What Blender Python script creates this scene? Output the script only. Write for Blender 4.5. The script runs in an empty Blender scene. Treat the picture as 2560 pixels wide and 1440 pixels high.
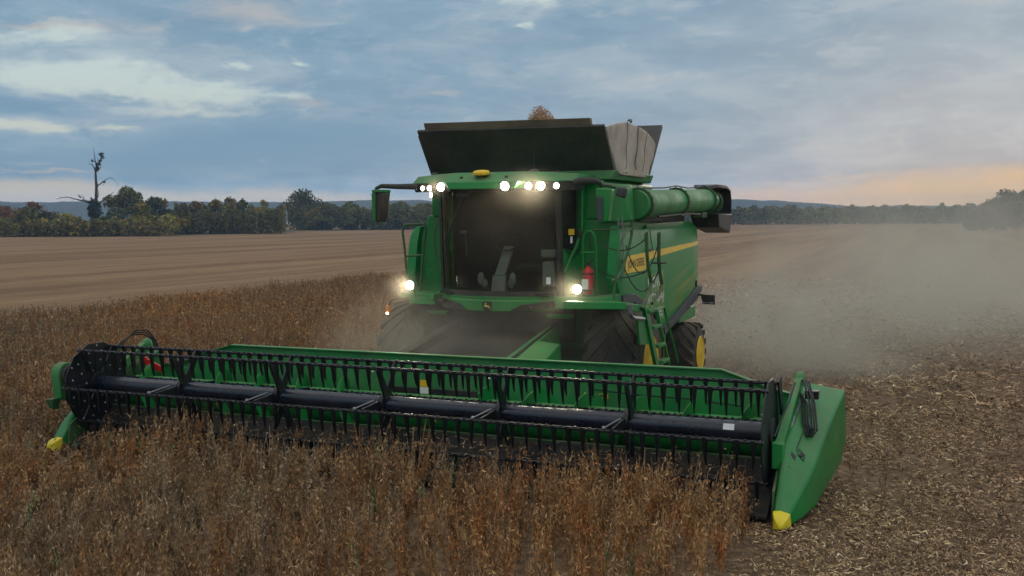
import bpy, bmesh, math, random
import numpy as np
from mathutils import Vector, Matrix
S = bpy.context.scene
COL = S.collection
PI = math.pi
# ------------------------------------------------------------------ camera
YAW, PITCH, ROLL = 0.3939, 0.0687, -0.0048
CAMLOC = Vector((6.891, -12.123, 3.472))
fw = Vector((-math.sin(YAW) * math.cos(PITCH), math.cos(YAW) * math.cos(PITCH), -math.sin(PITCH)))
rt = Vector((math.cos(YAW), math.sin(YAW), 0.0))
up = rt.cross(fw)
r2 = rt * math.cos(ROLL) + up * math.sin(ROLL)
u2 = up * math.cos(ROLL) - rt * math.sin(ROLL)
cd = bpy.data.cameras.new('camera')
cam = bpy.data.objects.new('camera', cd)
COL.objects.link(cam)
mw = Matrix((r2, u2, -fw)).transposed().to_4x4()
mw.translation = CAMLOC
cam.matrix_world = mw
cd.sensor_width = 36.0
cd.lens = 2578.7 / 2560.0 * 36.0
cd.clip_start = 0.1
cd.clip_end = 20000
S.camera = cam
# ------------------------------------------------------------------ render settings
S.view_settings.view_transform = 'Standard'
S.view_settings.look = 'None'
S.view_settings.exposure = 0.0
S.view_settings.gamma = 1.0
S.render.engine = 'CYCLES'
cy = S.cycles
cy.use_denoising = True
cy.max_bounces = 6
cy.diffuse_bounces = 2
cy.glossy_bounces = 3
cy.transmission_bounces = 4
cy.transparent_max_bounces = 12
cy.volume_bounces = 1
cy.volume_step_rate = 1.0
cy.volume_max_steps = 128
cy.sample_clamp_indirect = 4.0


# ------------------------------------------------------------------ node helper
class NT:
    def __init__(s, tree):
        s.t = tree
        s.n = tree.nodes
        s.l = tree.links

    def node(s, typ, **kw):
        n = s.n.new(typ)
        for k, v in kw.items():
            setattr(n, k, v)
        return n

    def put(s, sock, v):
        if isinstance(v, (int, float)):
            sock.default_value = v
        elif isinstance(v, (tuple, list)):
            v = tuple(v)
            if len(sock.default_value) == 4 and len(v) == 3:
                v = v + (1.0,)
            sock.default_value = v
        else:
            s.l.new(v, sock)

    def m(s, op, a, b=0.0, c=0.0, clamp=False):
        n = s.node('ShaderNodeMath', operation=op, use_clamp=clamp)
        s.put(n.inputs[0], a)
        s.put(n.inputs[1], b)
        s.put(n.inputs[2], c)
        return n.outputs[0]

    def vm(s, op, a, b=(0, 0, 0), scale=None):
        n = s.node('ShaderNodeVectorMath', operation=op)
        s.put(n.inputs[0], a)
        s.put(n.inputs[1], b)
        if scale is not None:
            s.put(n.inputs['Scale'], scale)
        return n.outputs['Value'] if op in ('DOT_PRODUCT', 'LENGTH') else n.outputs[0]

    def mix(s, f, a, b, mode='MIX'):
        n = s.node('ShaderNodeMix', data_type='RGBA', blend_type=mode)
        s.put(n.inputs['Factor'], f)
        s.put(n.inputs[6], a)
        s.put(n.inputs[7], b)
        return n.outputs[2]

    def noise(s, vec, scale, detail=4, rough=0.55, dist=0.0, col=False):
        n = s.node('ShaderNodeTexNoise')
        if vec is not None:
            s.l.new(vec, n.inputs['Vector'])
        n.inputs['Scale'].default_value = scale
        n.inputs['Detail'].default_value = detail
        n.inputs['Roughness'].default_value = rough
        n.inputs['Distortion'].default_value = dist
        return n.outputs['Color'] if col else n.outputs[0]

    def ss(s, x, a, b):
        n = s.node('ShaderNodeMapRange', interpolation_type='SMOOTHSTEP')
        s.put(n.inputs[0], x)
        s.put(n.inputs[1], a)
        s.put(n.inputs[2], b)
        return n.outputs[0]

    def sep(s, v):
        n = s.node('ShaderNodeSeparateXYZ')
        s.l.new(v, n.inputs[0])
        return n.outputs

    def comb(s, x, y, z):
        n = s.node('ShaderNodeCombineXYZ')
        for i, v in enumerate((x, y, z)):
            s.put(n.inputs[i], v)
        return n.outputs[0]


def srgb(r, g, b):
    return tuple(((c / 255.0 + 0.055) / 1.055) ** 2.4 if c > 10 else c / 255.0 / 12.92 for c in (r, g, b))


# ------------------------------------------------------------------ world: dusk sky with cloud layers
W = bpy.data.worlds.new('World')
S.world = W
W.use_nodes = True
N = NT(W.node_tree)
N.n.clear()
tc = N.node('ShaderNodeTexCoord')
D = N.vm('NORMALIZE', tc.outputs['Generated'])
dx, dy, dz = N.sep(D)
fl = Vector((-math.sin(YAW), math.cos(YAW), 0))
ff = N.vm('DOT_PRODUCT', D, tuple(fl))
rr = N.vm('DOT_PRODUCT', D, tuple(rt))
az = N.m('ARCTAN2', rr, ff)                      # azimuth, clockwise from the machine's field
el = N.m('ARCSINE', dz)                          # elevation
SUN_EL, SUN_AZ = math.radians(6.0), YAW - math.radians(24.0)   # sun low behind the field on the right
sky = N.node('ShaderNodeTexSky', sky_type='NISHITA')
sky.sun_disc = False
sky.sun_elevation = SUN_EL
sky.sun_rotation = -SUN_AZ
sky.air_density = 1.2
sky.dust_density = 1.5
# cloud-plane coordinates: clouds bunch up towards the horizon
den = N.m('ADD', N.m('MAXIMUM', dz, 0.0), 0.075)
P = N.comb(N.m('DIVIDE', rr, den), N.m('DIVIDE', ff, den), 0.0)
n1 = N.noise(P, 0.55, 6, 0.55)
n2 = N.noise(N.vm('ADD', P, (13.1, 4.7, 2.0)), 1.5, 6, 0.6)
ae = N.comb(az, N.m('MULTIPLY', el, 2.4), 0.0)
w1 = N.noise(ae, 9.0, 6, 0.62, col=True)
wv = N.vm('SUBTRACT', w1, (0.5, 0.5, 0.5))
wx, wy, _ = N.sep(wv)
az_w = N.m('ADD', az, N.m('MULTIPLY', wx, 0.13))
el_w = N.m('ADD', el, N.m('MULTIPLY', wy, 0.034))


fbA = N.noise(N.comb(N.m('MULTIPLY', az, 11.0), N.m('MULTIPLY', el, 34.0), 3.3), 1.0, 8, 0.60, 0.35)
fbB = N.noise(N.comb(N.m('MULTIPLY', az, 4.2), N.m('MULTIPLY', el, 15.0), 8.1), 1.0, 7, 0.58, 0.5)
fbC = N.noise(N.comb(N.m('MULTIPLY', az_w, 34.0), N.m('MULTIPLY', el_w, 92.0), 1.9), 1.0, 6, 0.62, 0.3)
fb = N.m('SUBTRACT', N.m('ADD', N.m('ADD', N.m('MULTIPLY', fbA, 0.42), N.m('MULTIPLY', fbB, 0.33)), N.m('MULTIPLY', fbC, 0.25)), 0.5)


def pxa(x, y):
    return (math.atan((x - 1280) / 2578.7), (542.6 - y) / 2578.7)


def field(lst):
    # sum of soft round weights over azimuth / elevation
    tot = None
    for x, y, hx, hy, amp in lst:
        a0, e0 = pxa(x, y)
        a = N.m('DIVIDE', N.m('SUBTRACT', az_w, a0), hx / 2650.0)
        b = N.m('DIVIDE', N.m('SUBTRACT', el_w, e0), hy / 2580.0)
        d = N.m('ADD', N.m('MULTIPLY', a, a), N.m('MULTIPLY', b, b))
        g = N.m('MULTIPLY', N.m('POWER', 2.718, N.m('MULTIPLY', d, -0.8)), amp)
        tot = g if tot is None else N.m('ADD', tot, g)
    return tot


def patch(lst, lo, hi, rough=2.4):
    return N.ss(N.m('ADD', field(lst), N.m('MULTIPLY', fb, rough)), lo, hi)


# base cloud deck: blue grey, layered and mottled
cl = N.mix(N.ss(n1, 0.30, 0.72), srgb(121, 156, 182), srgb(150, 177, 196))
cl = N.mix(N.m('MULTIPLY', N.ss(n2, 0.45, 0.78), 0.45), cl, srgb(172, 184, 194))
cl = N.mix(N.m('MULTIPLY', N.ss(fbB, 0.50, 0.66), 0.50), cl, srgb(164, 184, 199))
cl = N.mix(N.m('MULTIPLY', N.ss(fbB, 0.50, 0.34), 0.55), cl, srgb(113, 148, 175))
cl = N.mix(N.m('MULTIPLY', N.ss(fbA, 0.50, 0.66), 0.40), cl, srgb(178, 192, 203))
cl = N.mix(N.m('MULTIPLY', N.ss(fbA, 0.50, 0.36), 0.38), cl, srgb(116, 149, 175))
cl = N.mix(N.m('MULTIPLY', N.ss(fbC, 0.52, 0.68), 0.22), cl, srgb(176, 190, 200))
dark = patch([(420, 395, 620, 52, 1.0), (90, 290, 150, 24, 1.1), (820, 330, 260, 55, .8), (1700, 330, 380, 60, .55), (330, 150, 200, 26, .6), (930, 160, 300, 40, .5), (2350, 120, 330, 60, .4)], 0.25, 1.15, 1.6)
cl = N.mix(N.m('MULTIPLY', dark, 0.85), cl, srgb(119, 155, 182))
pinkish = patch([(640, 50, 210, 42, .9), (300, 105, 300, 32, .55), (380, 205, 120, 18, .7), (760, 262, 100, 16, .8), (1110, 240, 80, 14, .7), (2330, 290, 260, 14, .55), (1600, 205, 260, 26, .4), (140, 108, 100, 9, .8), (2440, 60, 130, 40, .4)], 0.3, 1.3, 2.6)
cl = N.mix(N.m('MULTIPLY', pinkish, 0.8), cl, srgb(194, 187, 184))
half = patch([(300, 190, 420, 100, 1.0), (1290, 30, 260, 50, .9), (720, 190, 240, 50, .5), (90, 335, 230, 26, .8), (1700, 40, 300, 60, .35), (2250, 200, 300, 50, .3)], 0.40, 1.25, 4.2)
cl = N.mix(N.m('MULTIPLY', half, 0.60), cl, srgb(176, 192, 202))
gap = patch([(80, 125, 150, 34, 1.05), (470, 238, 230, 28, 1.25), (120, 222, 190, 32, .95), (60, 333, 150, 13, 1.15), (1290, 12, 150, 28, 1.15), (590, 172, 50, 11, 1.0), (780, 160, 28, 8, .95), (1336, 88, 26, 11, .95), (300, 326, 60, 7, .8), (740, 248, 60, 10, .8), (330, 200, 240, 20, .5), (560, 285, 200, 12, .6)], 0.34, 1.30, 4.6)
cl = N.mix(N.m('MULTIPLY', gap, 0.92), cl, N.mix(N.ss(el, 0.13, 0.08), srgb(201, 216, 214), srgb(203, 210, 200)))
# clear band under the cloud deck: cream on the left, peach on the right
band_l = N.m('MULTIPLY', N.ss(N.m('ADD', el_w, N.m('MULTIPLY', N.m('ADD', az, 0.45), 0.045)), 0.0425, 0.030), N.ss(az, 0.02, -0.10))
cl = N.mix(band_l, cl, srgb(190, 186, 177))
band_m = N.m('MULTIPLY', N.ss(el_w, 0.030, 0.010), 0.6)
cl = N.mix(band_m, cl, srgb(180, 178, 178))
band_r = N.m('MULTIPLY', N.ss(N.m('SUBTRACT', el_w, N.m('MULTIPLY', N.m('SUBTRACT', az, 0.2), 0.060)), 0.034, 0.014), N.ss(az, 0.12, 0.24))
cl = N.mix(band_r, cl, N.mix(N.ss(az, 0.2, 0.42), srgb(188, 172, 160), srgb(208, 182, 150)))
streak = patch([(150, 428, 160, 6, .9), (1950, 462, 110, 9, .7), (2130, 448, 170, 9, .8), (70, 412, 80, 7, .7)], 0.35, 1.1, 1.2)
cl = N.mix(N.m('MULTIPLY', streak, 0.7), cl, srgb(196, 189, 180))
# directions above and behind the photograph: the same overcast, a little of the clear sky through it
over = N.mix(N.ss(el, 0.22, 0.75), cl, N.mix(N.ss(n1, 0.35, 0.7), (0.76, 0.79, 0.82), (1.12, 1.09, 1.04)))
cloud10 = N.vm('SCALE', over, scale=N.m('ADD', 10.0, N.m('MULTIPLY', N.ss(el, 0.045, 0.0), 5.0)))
skc = N.mix(0.955, sky.outputs[0], cloud10)
bg = N.node('ShaderNodeBackground')
N.put(bg.inputs[0], skc)
bg.inputs[1].default_value = 0.1
wo = N.node('ShaderNodeOutputWorld')
N.l.new(bg.outputs[0], wo.inputs[0])
# ------------------------------------------------------------------ sun: weak, low and veiled by the cloud
sd = bpy.data.lights.new('sun', 'SUN')
sd.energy = 0.5
sd.angle = math.radians(18)
sd.color = (1.0, 0.82, 0.66)
so = bpy.data.objects.new('sun', sd)
COL.objects.link(so)
sdir = Vector((-math.sin(SUN_AZ) * math.cos(SUN_EL), math.cos(SUN_AZ) * math.cos(SUN_EL), math.sin(SUN_EL)))
so.rotation_euler = sdir.to_track_quat('Z', 'Y').to_euler()


# ------------------------------------------------------------------ materials
def new_mat(name):
    m = bpy.data.materials.new(name)
    m.use_nodes = True
    t = NT(m.node_tree)
    b = t.n['Principled BSDF']
    return m, t, b


def simple(name, col, rough=0.5, metal=0.0, var=0.12, scale=6.0, bump=0.0, spec=None, dirt=None, dirt_amt=0.0, coat=0.0, settle=0.0):
    m, t, b = new_mat(name)
    co = t.node('ShaderNodeTexCoord').outputs['Object']
    n = t.noise(co, scale, 5, 0.6)
    c = t.mix(t.ss(n, 0.3, 0.7), tuple(x * (1 - var) for x in col), tuple(min(1, x * (1 + var)) for x in col))
    r = rough
    if dirt:
        n2 = t.noise(co, scale * 0.45, 7, 0.68)
        n3 = t.noise(co, scale * 9, 3, 0.6)
        f = t.m('MULTIPLY', t.ss(t.m('ADD', n2, t.m('MULTIPLY', n3, 0.25)), 0.5, 0.85), dirt_amt)
        c = t.mix(f, c, dirt)
        r = t.m('ADD', t.m('MULTIPLY', f, 0.45), rough, clamp=True)
    if settle:
        # dust lying on the faces that look up, broken into patches and streaks
        nz = t.sep(t.node('ShaderNodeNewGeometry').outputs['Normal'])[2]
        st = t.vm('MULTIPLY', co, (2.2, 2.2, 0.5))
        sn = t.ss(t.noise(st, 1.7, 7, 0.68), 0.36, 0.66)
        up_ = t.ss(nz, 0.25, 0.95)
        f2 = t.m('ADD', t.m('MULTIPLY', t.m('MULTIPLY', up_, settle), t.m('ADD', t.m('MULTIPLY', sn, 0.7), 0.3)), t.m('MULTIPLY', sn, settle * 0.22), clamp=True)
        c = t.mix(f2, c, DUST)
        r = t.m('ADD', t.m('MULTIPLY', f2, 0.4), r, clamp=True)
    t.put(b.inputs['Base Color'], c)
    t.put(b.inputs['Roughness'], r)
    b.inputs['Metallic'].default_value = metal
    if spec is not None:
        b.inputs['Specular IOR Level'].default_value = spec
    b.inputs['Coat Weight'].default_value = coat
    b.inputs['Coat Roughness'].default_value = 0.12
    if bump:
        bn = t.node('ShaderNodeBump')
        bn.inputs['Strength'].default_value = bump
        bn.inputs['Distance'].default_value = 0.01
        t.l.new(t.noise(co, scale * 8, 4, 0.6), bn.inputs['Height'])
        t.l.new(bn.outputs[0], b.inputs['Normal'])
    return m


DUST = (0.23, 0.185, 0.12)
M = {}
M['green'] = simple('green_paint', (0.006, 0.255, 0.050), 0.34, var=0.14, scale=1.6, dirt=(0.07, 0.17, 0.06), dirt_amt=0.35, coat=0.08, spec=0.4, settle=0.32)
M['green_clean'] = simple('green_paint_clean', (0.005, 0.205, 0.040), 0.32, var=0.14, scale=2.0, dirt=(0.07, 0.17, 0.065), dirt_amt=0.35, coat=0.08, spec=0.4, settle=0.22)
M['green_dusty'] = simple('green_paint_dusty', (0.012, 0.235, 0.058), 0.45, var=0.15, scale=2.5, dirt=(0.13, 0.19, 0.09), dirt_amt=0.42, spec=0.35, settle=0.42)
M['green_dark'] = simple('green_paint_dark', (0.006, 0.090, 0.021), 0.5, var=0.15, scale=3, dirt=DUST, dirt_amt=0.25, settle=0.5)  # deeper green for inner sheets, rails and axles
M['yellow'] = simple('yellow_paint', (0.85, 0.56, 0.010), 0.4, var=0.06, scale=3, dirt=DUST, dirt_amt=0.15)
M['tip_yellow'] = simple('yellow_tip_plastic', (0.78, 0.64, 0.02), 0.45, var=0.08, scale=4, dirt=DUST, dirt_amt=0.2)
M['black'] = simple('black_plastic', (0.012, 0.013, 0.015), 0.5, var=0.2, scale=5, dirt=DUST, dirt_amt=0.22)
M['reel'] = simple('reel_black_steel', (0.004, 0.005, 0.009), 0.36, var=0.2, scale=4, dirt=(0.09, 0.085, 0.08), dirt_amt=0.15)
M['tube'] = simple('reel_tube_paint', (0.006, 0.011, 0.026), 0.26, var=0.3, scale=3, dirt=(0.07, 0.07, 0.075), dirt_amt=0.25, coat=0.2)
M['tine'] = simple('tine_plastic', (0.003, 0.003, 0.004), 0.5, var=0.2, spec=0.3)
M['tyre'] = simple('tyre_rubber', (0.026, 0.026, 0.026), 0.75, var=0.25, scale=5, dirt=(0.15, 0.125, 0.09), dirt_amt=0.5, bump=0.3, settle=0.5)
M['grey'] = simple('grey_steel', (0.22, 0.24, 0.25), 0.4, metal=0.3, var=0.15)
M['bolt'] = simple('bright_bolt', (0.45, 0.47, 0.5), 0.3, metal=0.8)
M['darksteel'] = simple('dark_floor_steel', (0.008, 0.008, 0.008), 0.65, var=0.4, scale=6, dirt=(0.10, 0.078, 0.052), dirt_amt=0.5, spec=0.25)
M['panel'] = simple('dark_tank_panel', (0.026, 0.030, 0.027), 0.45, var=0.3, scale=1.1, dirt=(0.12, 0.115, 0.085), dirt_amt=0.55)
M['lip'] = simple('dusty_tank_lip', (0.16, 0.135, 0.10), 0.7, var=0.25, scale=2)
M['feeder'] = simple('dust_caked_dark_steel', (0.022, 0.020, 0.016), 0.85, var=0.3, scale=2, dirt=(0.10, 0.08, 0.055), dirt_amt=0.6)
M['canvas'] = simple('beige_canvas', (0.50, 0.45, 0.38), 0.85, var=0.16, scale=3, dirt=(0.30, 0.26, 0.21), dirt_amt=0.6, bump=0.25)
M['shroud'] = simple('grey_shroud_plastic', (0.055, 0.060, 0.066), 0.55, var=0.15)
M['red'] = simple('red_paint', (0.55, 0.015, 0.018), 0.35, var=0.1)
M['white'] = simple('white_decal', (0.82, 0.84, 0.82), 0.5, var=0.08)
M['black_ink'] = simple('black_ink', (0.012, 0.012, 0.010), 0.5)
M['amber'] = simple('amber_lens', (0.75, 0.20, 0.01), 0.25)
M['seat'] = simple('dark_seat_cloth', (0.022, 0.023, 0.022), 0.85)
M['trim'] = simple('grey_cab_trim', (0.30, 0.30, 0.27), 0.6)
M['hose'] = simple('rubber_hose', (0.010, 0.010, 0.011), 0.45)
M['bark'] = simple('grey_bark', (0.075, 0.062, 0.05), 0.9, var=0.3, scale=3)
M['deadwood'] = simple('dead_wood', (0.055, 0.050, 0.047), 0.9, var=0.3, scale=2)
M['pale'] = simple('pale_sticker_green', (0.16, 0.30, 0.10), 0.6, var=0.6, scale=9)


def glass_mat(film=0.06):
    m, t, b = new_mat('cab_glass')
    t.n.remove(b)
    out = t.n['Material Output']
    tr = t.node('ShaderNodeBsdfTransparent')
    tr.inputs[0].default_value = (0.56, 0.62, 0.57, 1)
    gl = t.node('ShaderNodeBsdfGlossy')
    gl.inputs['Roughness'].default_value = 0.06
    df = t.node('ShaderNodeBsdfDiffuse')
    df.inputs[0].default_value = (0.20, 0.165, 0.115, 1)
    co = t.node('ShaderNodeTexCoord').outputs['Object']
    f = t.ss(t.noise(co, 1.6, 6, 0.6), 0.35, 0.8)
    mx = t.node('ShaderNodeMixShader')
    t.put(mx.inputs[0], t.m('ADD', t.m('MULTIPLY', f, film), film * 0.15))
    t.l.new(tr.outputs[0], mx.inputs[1])
    t.l.new(df.outputs[0], mx.inputs[2])
    lw = t.node('ShaderNodeLayerWeight')
    lw.inputs[0].default_value = 0.5
    fr = t.m('ADD', t.m('MULTIPLY', t.m('POWER', lw.outputs['Facing'], 4.0), 0.5), 0.03)
    m2 = t.node('ShaderNodeMixShader')
    t.put(m2.inputs[0], fr)
    t.l.new(mx.outputs[0], m2.inputs[1])
    t.l.new(gl.outputs[0], m2.inputs[2])
    t.l.new(m2.outputs[0], out.inputs[0])
    return m


M['glass'] = glass_mat()
M['door_glass'] = glass_mat(0.05)


def emit_mat(name, col, st):
    m, t, b = new_mat(name)
    b.inputs['Base Color'].default_value = (0.8, 0.8, 0.75, 1)
    b.inputs['Emission Color'].default_value = col + (1,)
    b.inputs['Emission Strength'].default_value = st
    return m


M['lamp'] = emit_mat('lit_lamp_lens', (1.0, 0.95, 0.78), 22.0)
M['amber_lit'] = emit_mat('lit_amber_lens', (1.0, 0.80, 0.5), 5.0)


def tank_rib_paint():
    # dusty stripes on the lower rear of the side panel, worn paint
    m, t, b = new_mat('green_panel_paint')
    co = t.node('ShaderNodeTexCoord').outputs['Object']
    x, y, z = t.sep(co)
    n = t.noise(co, 1.4, 5, 0.6)
    c = t.mix(t.ss(n, 0.3, 0.7), (0.005, 0.215, 0.042), (0.009, 0.250, 0.054))
    s = t.comb(t.m('MULTIPLY', y, 0.35), t.m('SUBTRACT', t.m('MULTIPLY', z, 6.0), t.m('MULTIPLY', y, 0.9)), 0.0)
    st = t.ss(t.noise(s, 1.3, 4, 0.55), 0.38, 0.62)
    zone = t.m('MULTIPLY', t.ss(y, 7.0, 9.6), t.ss(z, 2.75, 2.0))
    c = t.mix(t.m('MULTIPLY', t.m('MULTIPLY', st, zone), 0.9), c, (0.27, 0.27, 0.03))
    top = t.m('MULTIPLY', t.ss(z, 3.0, 3.28), t.ss(t.noise(t.comb(t.m('MULTIPLY', y, 3.0), t.m('MULTIPLY', z, 0.8), 0.0), 1.5, 5, 0.65), 0.45, 0.7))
    c = t.mix(t.m('MULTIPLY', top, 0.45), c, (0.16, 0.24, 0.10))
    n2 = t.noise(co, 0.9, 7, 0.68)
    c = t.mix(t.m('MULTIPLY', t.ss(n2, 0.5, 0.8), 0.22), c, (0.10, 0.14, 0.06))
    t.put(b.inputs['Base Color'], c)
    b.inputs['Roughness'].default_value = 0.45
    b.inputs['Coat Weight'].default_value = 0.05
    b.inputs['Specular IOR Level'].default_value = 0.35
    b.inputs['Coat Roughness'].default_value = 0.15
    return m


M['side'] = tank_rib_paint()


def attr_mat(name, rough=0.85, trans=0.15, gain=1.0):
    m, t, b = new_mat(name)
    a = t.node('ShaderNodeAttribute')
    a.attribute_name = 'Col'
    t.l.new(a.outputs['Color'], b.inputs['Base Color'])
    b.inputs['Roughness'].default_value = rough
    b.inputs['Specular IOR Level'].default_value = 0.2
    return m


M['plant'] = attr_mat('dry_plant')
M['straw'] = attr_mat('dry_straw', 0.8)
M['leaf'] = attr_mat('foliage', 0.8)


# ------------------------------------------------------------------ mesh builder
class B:
    def __init__(s):
        s.bm = bmesh.new()

    def poly(s, pts):
        return s.bm.faces.new([s.bm.verts.new(p) for p in pts])

    def box(s, c, size, rot=None):
        h = [x / 2 for x in size]
        R = rot if rot is not None else Matrix.Identity(3)
        v = [s.bm.verts.new(Vector(c) + R @ Vector((sx * h[0], sy * h[1], sz * h[2]))) for sx in (-1, 1) for sy in (-1, 1) for sz in (-1, 1)]
        for f in ((0, 1, 3, 2), (4, 6, 7, 5), (0, 4, 5, 1), (2, 3, 7, 6), (0, 2, 6, 4), (1, 5, 7, 3)):
            s.bm.faces.new([v[i] for i in f])
        return s

    def hexa(s, p):
        # p: 8 points, bottom ring then top ring
        v = [s.bm.verts.new(q) for q in p]
        for f in ((3, 2, 1, 0), (4, 5, 6, 7), (0, 1, 5, 4), (1, 2, 6, 5), (2, 3, 7, 6), (3, 0, 4, 7)):
            s.bm.faces.new([v[i] for i in f])
        return s

    def loft(s, rings, caps=True, closed=True):
        vs = [[s.bm.verts.new(p) for p in r] for r in rings]
        n = len(vs[0])
        for a, b in zip(vs[:-1], vs[1:]):
            for i in range(n if closed else n - 1):
                j = (i + 1) % n
                s.bm.faces.new((a[i], a[j], b[j], b[i]))
        if caps and closed:
            s.bm.faces.new(list(reversed(vs[0])))
            s.bm.faces.new(vs[-1])
        return s

    def tube(s, pts, r, seg=8, caps=True, r1=None):
        pts = [Vector(p) for p in pts]
        rings = []
        n = len(pts)
        prev = None
        for i, p in enumerate(pts):
            d = (pts[min(i + 1, n - 1)] - pts[max(i - 1, 0)]).normalized()
            if prev is None:
                a = Vector((0, 0, 1)) if abs(d.z) < 0.9 else Vector((1, 0, 0))
            else:
                a = prev
            u = (a - d * a.dot(d)).normalized()
            prev = u
            w = d.cross(u)
            rad = r if r1 is None else r + (r1 - r) * i / (n - 1)
            if isinstance(r, (list, tuple)):
                rad = r[i]
            rings.append([p + (u * math.cos(2 * PI * k / seg) + w * math.sin(2 * PI * k / seg)) * rad for k in range(seg)])
        return s.loft(rings, caps)

    def cyl(s, p0, p1, r, seg=24, r1=None):
        return s.tube([p0, p1], r, seg, True, r1)

    def prism(s, pts, off):
        # pts: planar polygon (3D), off: extrusion vector
        off = Vector(off)
        a = [s.bm.verts.new(p) for p in pts]
        b = [s.bm.verts.new(Vector(p) + off) for p in pts]
        n = len(a)
        s.bm.faces.new(a)
        s.bm.faces.new(list(reversed(b)))
        for i in range(n):
            j = (i + 1) % n
            s.bm.faces.new((a[j], a[i], b[i], b[j]))
        return s

    def lathe(s, c, axis, prof, seg=48, caps=True):
        # prof: (along axis, radius)
        ax = Vector(axis).normalized()
        a = Vector((0, 0, 1)) if abs(ax.z) < 0.9 else Vector((1, 0, 0))
        u = (a - ax * a.dot(ax)).normalized()
        w = ax.cross(u)
        c = Vector(c)
        rings = [[c + ax * h + (u * math.cos(2 * PI * k / seg) + w * math.sin(2 * PI * k / seg)) * r for k in range(seg)] for h, r in prof]
        return s.loft(rings, caps)

    def ball(s, c, r, sx=1, sy=1, sz=1, seg=10):
        m = Matrix.Translation(c) @ Matrix.Diagonal((sx, sy, sz, 1))
        bmesh.ops.create_uvsphere(s.bm, u_segments=seg, v_segments=max(4, seg // 2), radius=r, matrix=m)
        return s

    def build(s, name, mat, parent=None, bevel=0.0, smooth=35, loc=None):
        bmesh.ops.recalc_face_normals(s.bm, faces=s.bm.faces)
        me = bpy.data.meshes.new(name)
        s.bm.to_mesh(me)
        s.bm.free()
        me.materials.append(M[mat] if isinstance(mat, str) else mat)
        if smooth:
            for p in me.polygons:
                p.use_smooth = True
            me.set_sharp_from_angle(angle=math.radians(smooth))
        o = bpy.data.objects.new(name, me)
        COL.objects.link(o)
        if parent is not None:
            o.parent = parent
        if bevel:
            bv = o.modifiers.new('edge', 'BEVEL')
            bv.width = bevel
            bv.segments = 2
            bv.limit_method = 'ANGLE'
            bv.angle_limit = math.radians(38)
        return o


def tag(o, label=None, cat=None, group=None, kind=None):
    if label:
        o['label'] = label
    if cat:
        o['category'] = cat
    if group:
        o['group'] = group
    if kind:
        o['kind'] = kind
    return o


def empty(name, loc=(0, 0, 0)):
    o = bpy.data.objects.new(name, None)
    COL.objects.link(o)
    o.location = loc
    o.empty_display_size = 0.3
    return o


def text(name, body, mat, parent, origin, xdir, ydir, size, width=None, depth=0.003):
    cu = bpy.data.curves.new(name, 'FONT')
    cu.body = body
    cu.size = size
    cu.extrude = depth
    tmp = bpy.data.objects.new('tmp', cu)
    COL.objects.link(tmp)
    bpy.context.view_layer.update()
    me = bpy.data.meshes.new_from_object(tmp.evaluated_get(bpy.context.evaluated_depsgraph_get()))
    bpy.data.objects.remove(tmp)
    X = Vector(xdir).normalized()
    Y = Vector(ydir).normalized()
    Z = X.cross(Y)
    sx = 1.0
    if width:
        w = max(v.co.x for v in me.vertices) - min(v.co.x for v in me.vertices)
        sx = width / w
    for v in me.vertices:
        v.co = Vector(origin) + X * v.co.x * sx + Y * v.co.y + Z * v.co.z
    me.materials.clear()
    me.materials.append(M[mat])
    o = bpy.data.objects.new(name, me)
    COL.objects.link(o)
    o.parent = parent
    return o


def quad_mesh(name, V, C, mat):
    V = np.asarray(V, np.float32)
    n = len(V)
    me = bpy.data.meshes.new(name)
    me.vertices.add(n * 4)
    me.vertices.foreach_set('co', V.reshape(-1))
    me.loops.add(n * 4)
    me.loops.foreach_set('vertex_index', np.arange(n * 4, dtype=np.int32))
    me.polygons.add(n)
    me.polygons.foreach_set('loop_start', np.arange(0, n * 4, 4, dtype=np.int32))
    at = me.color_attributes.new('Col', 'FLOAT_COLOR', 'POINT')
    c = np.ones((n, 4, 4), np.float32)
    c[:, :, :3] = np.asarray(C, np.float32)[:, None, :]
    at.data.foreach_set('color', c.reshape(-1))
    me.update()
    me.materials.append(M[mat])
    o = bpy.data.objects.new(name, me)
    COL.objects.link(o)
    return o


rng = np.random.default_rng(7)
random.seed(7)


def unit(v):
    return v / np.maximum(np.linalg.norm(v, axis=-1, keepdims=True), 1e-9)


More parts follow.
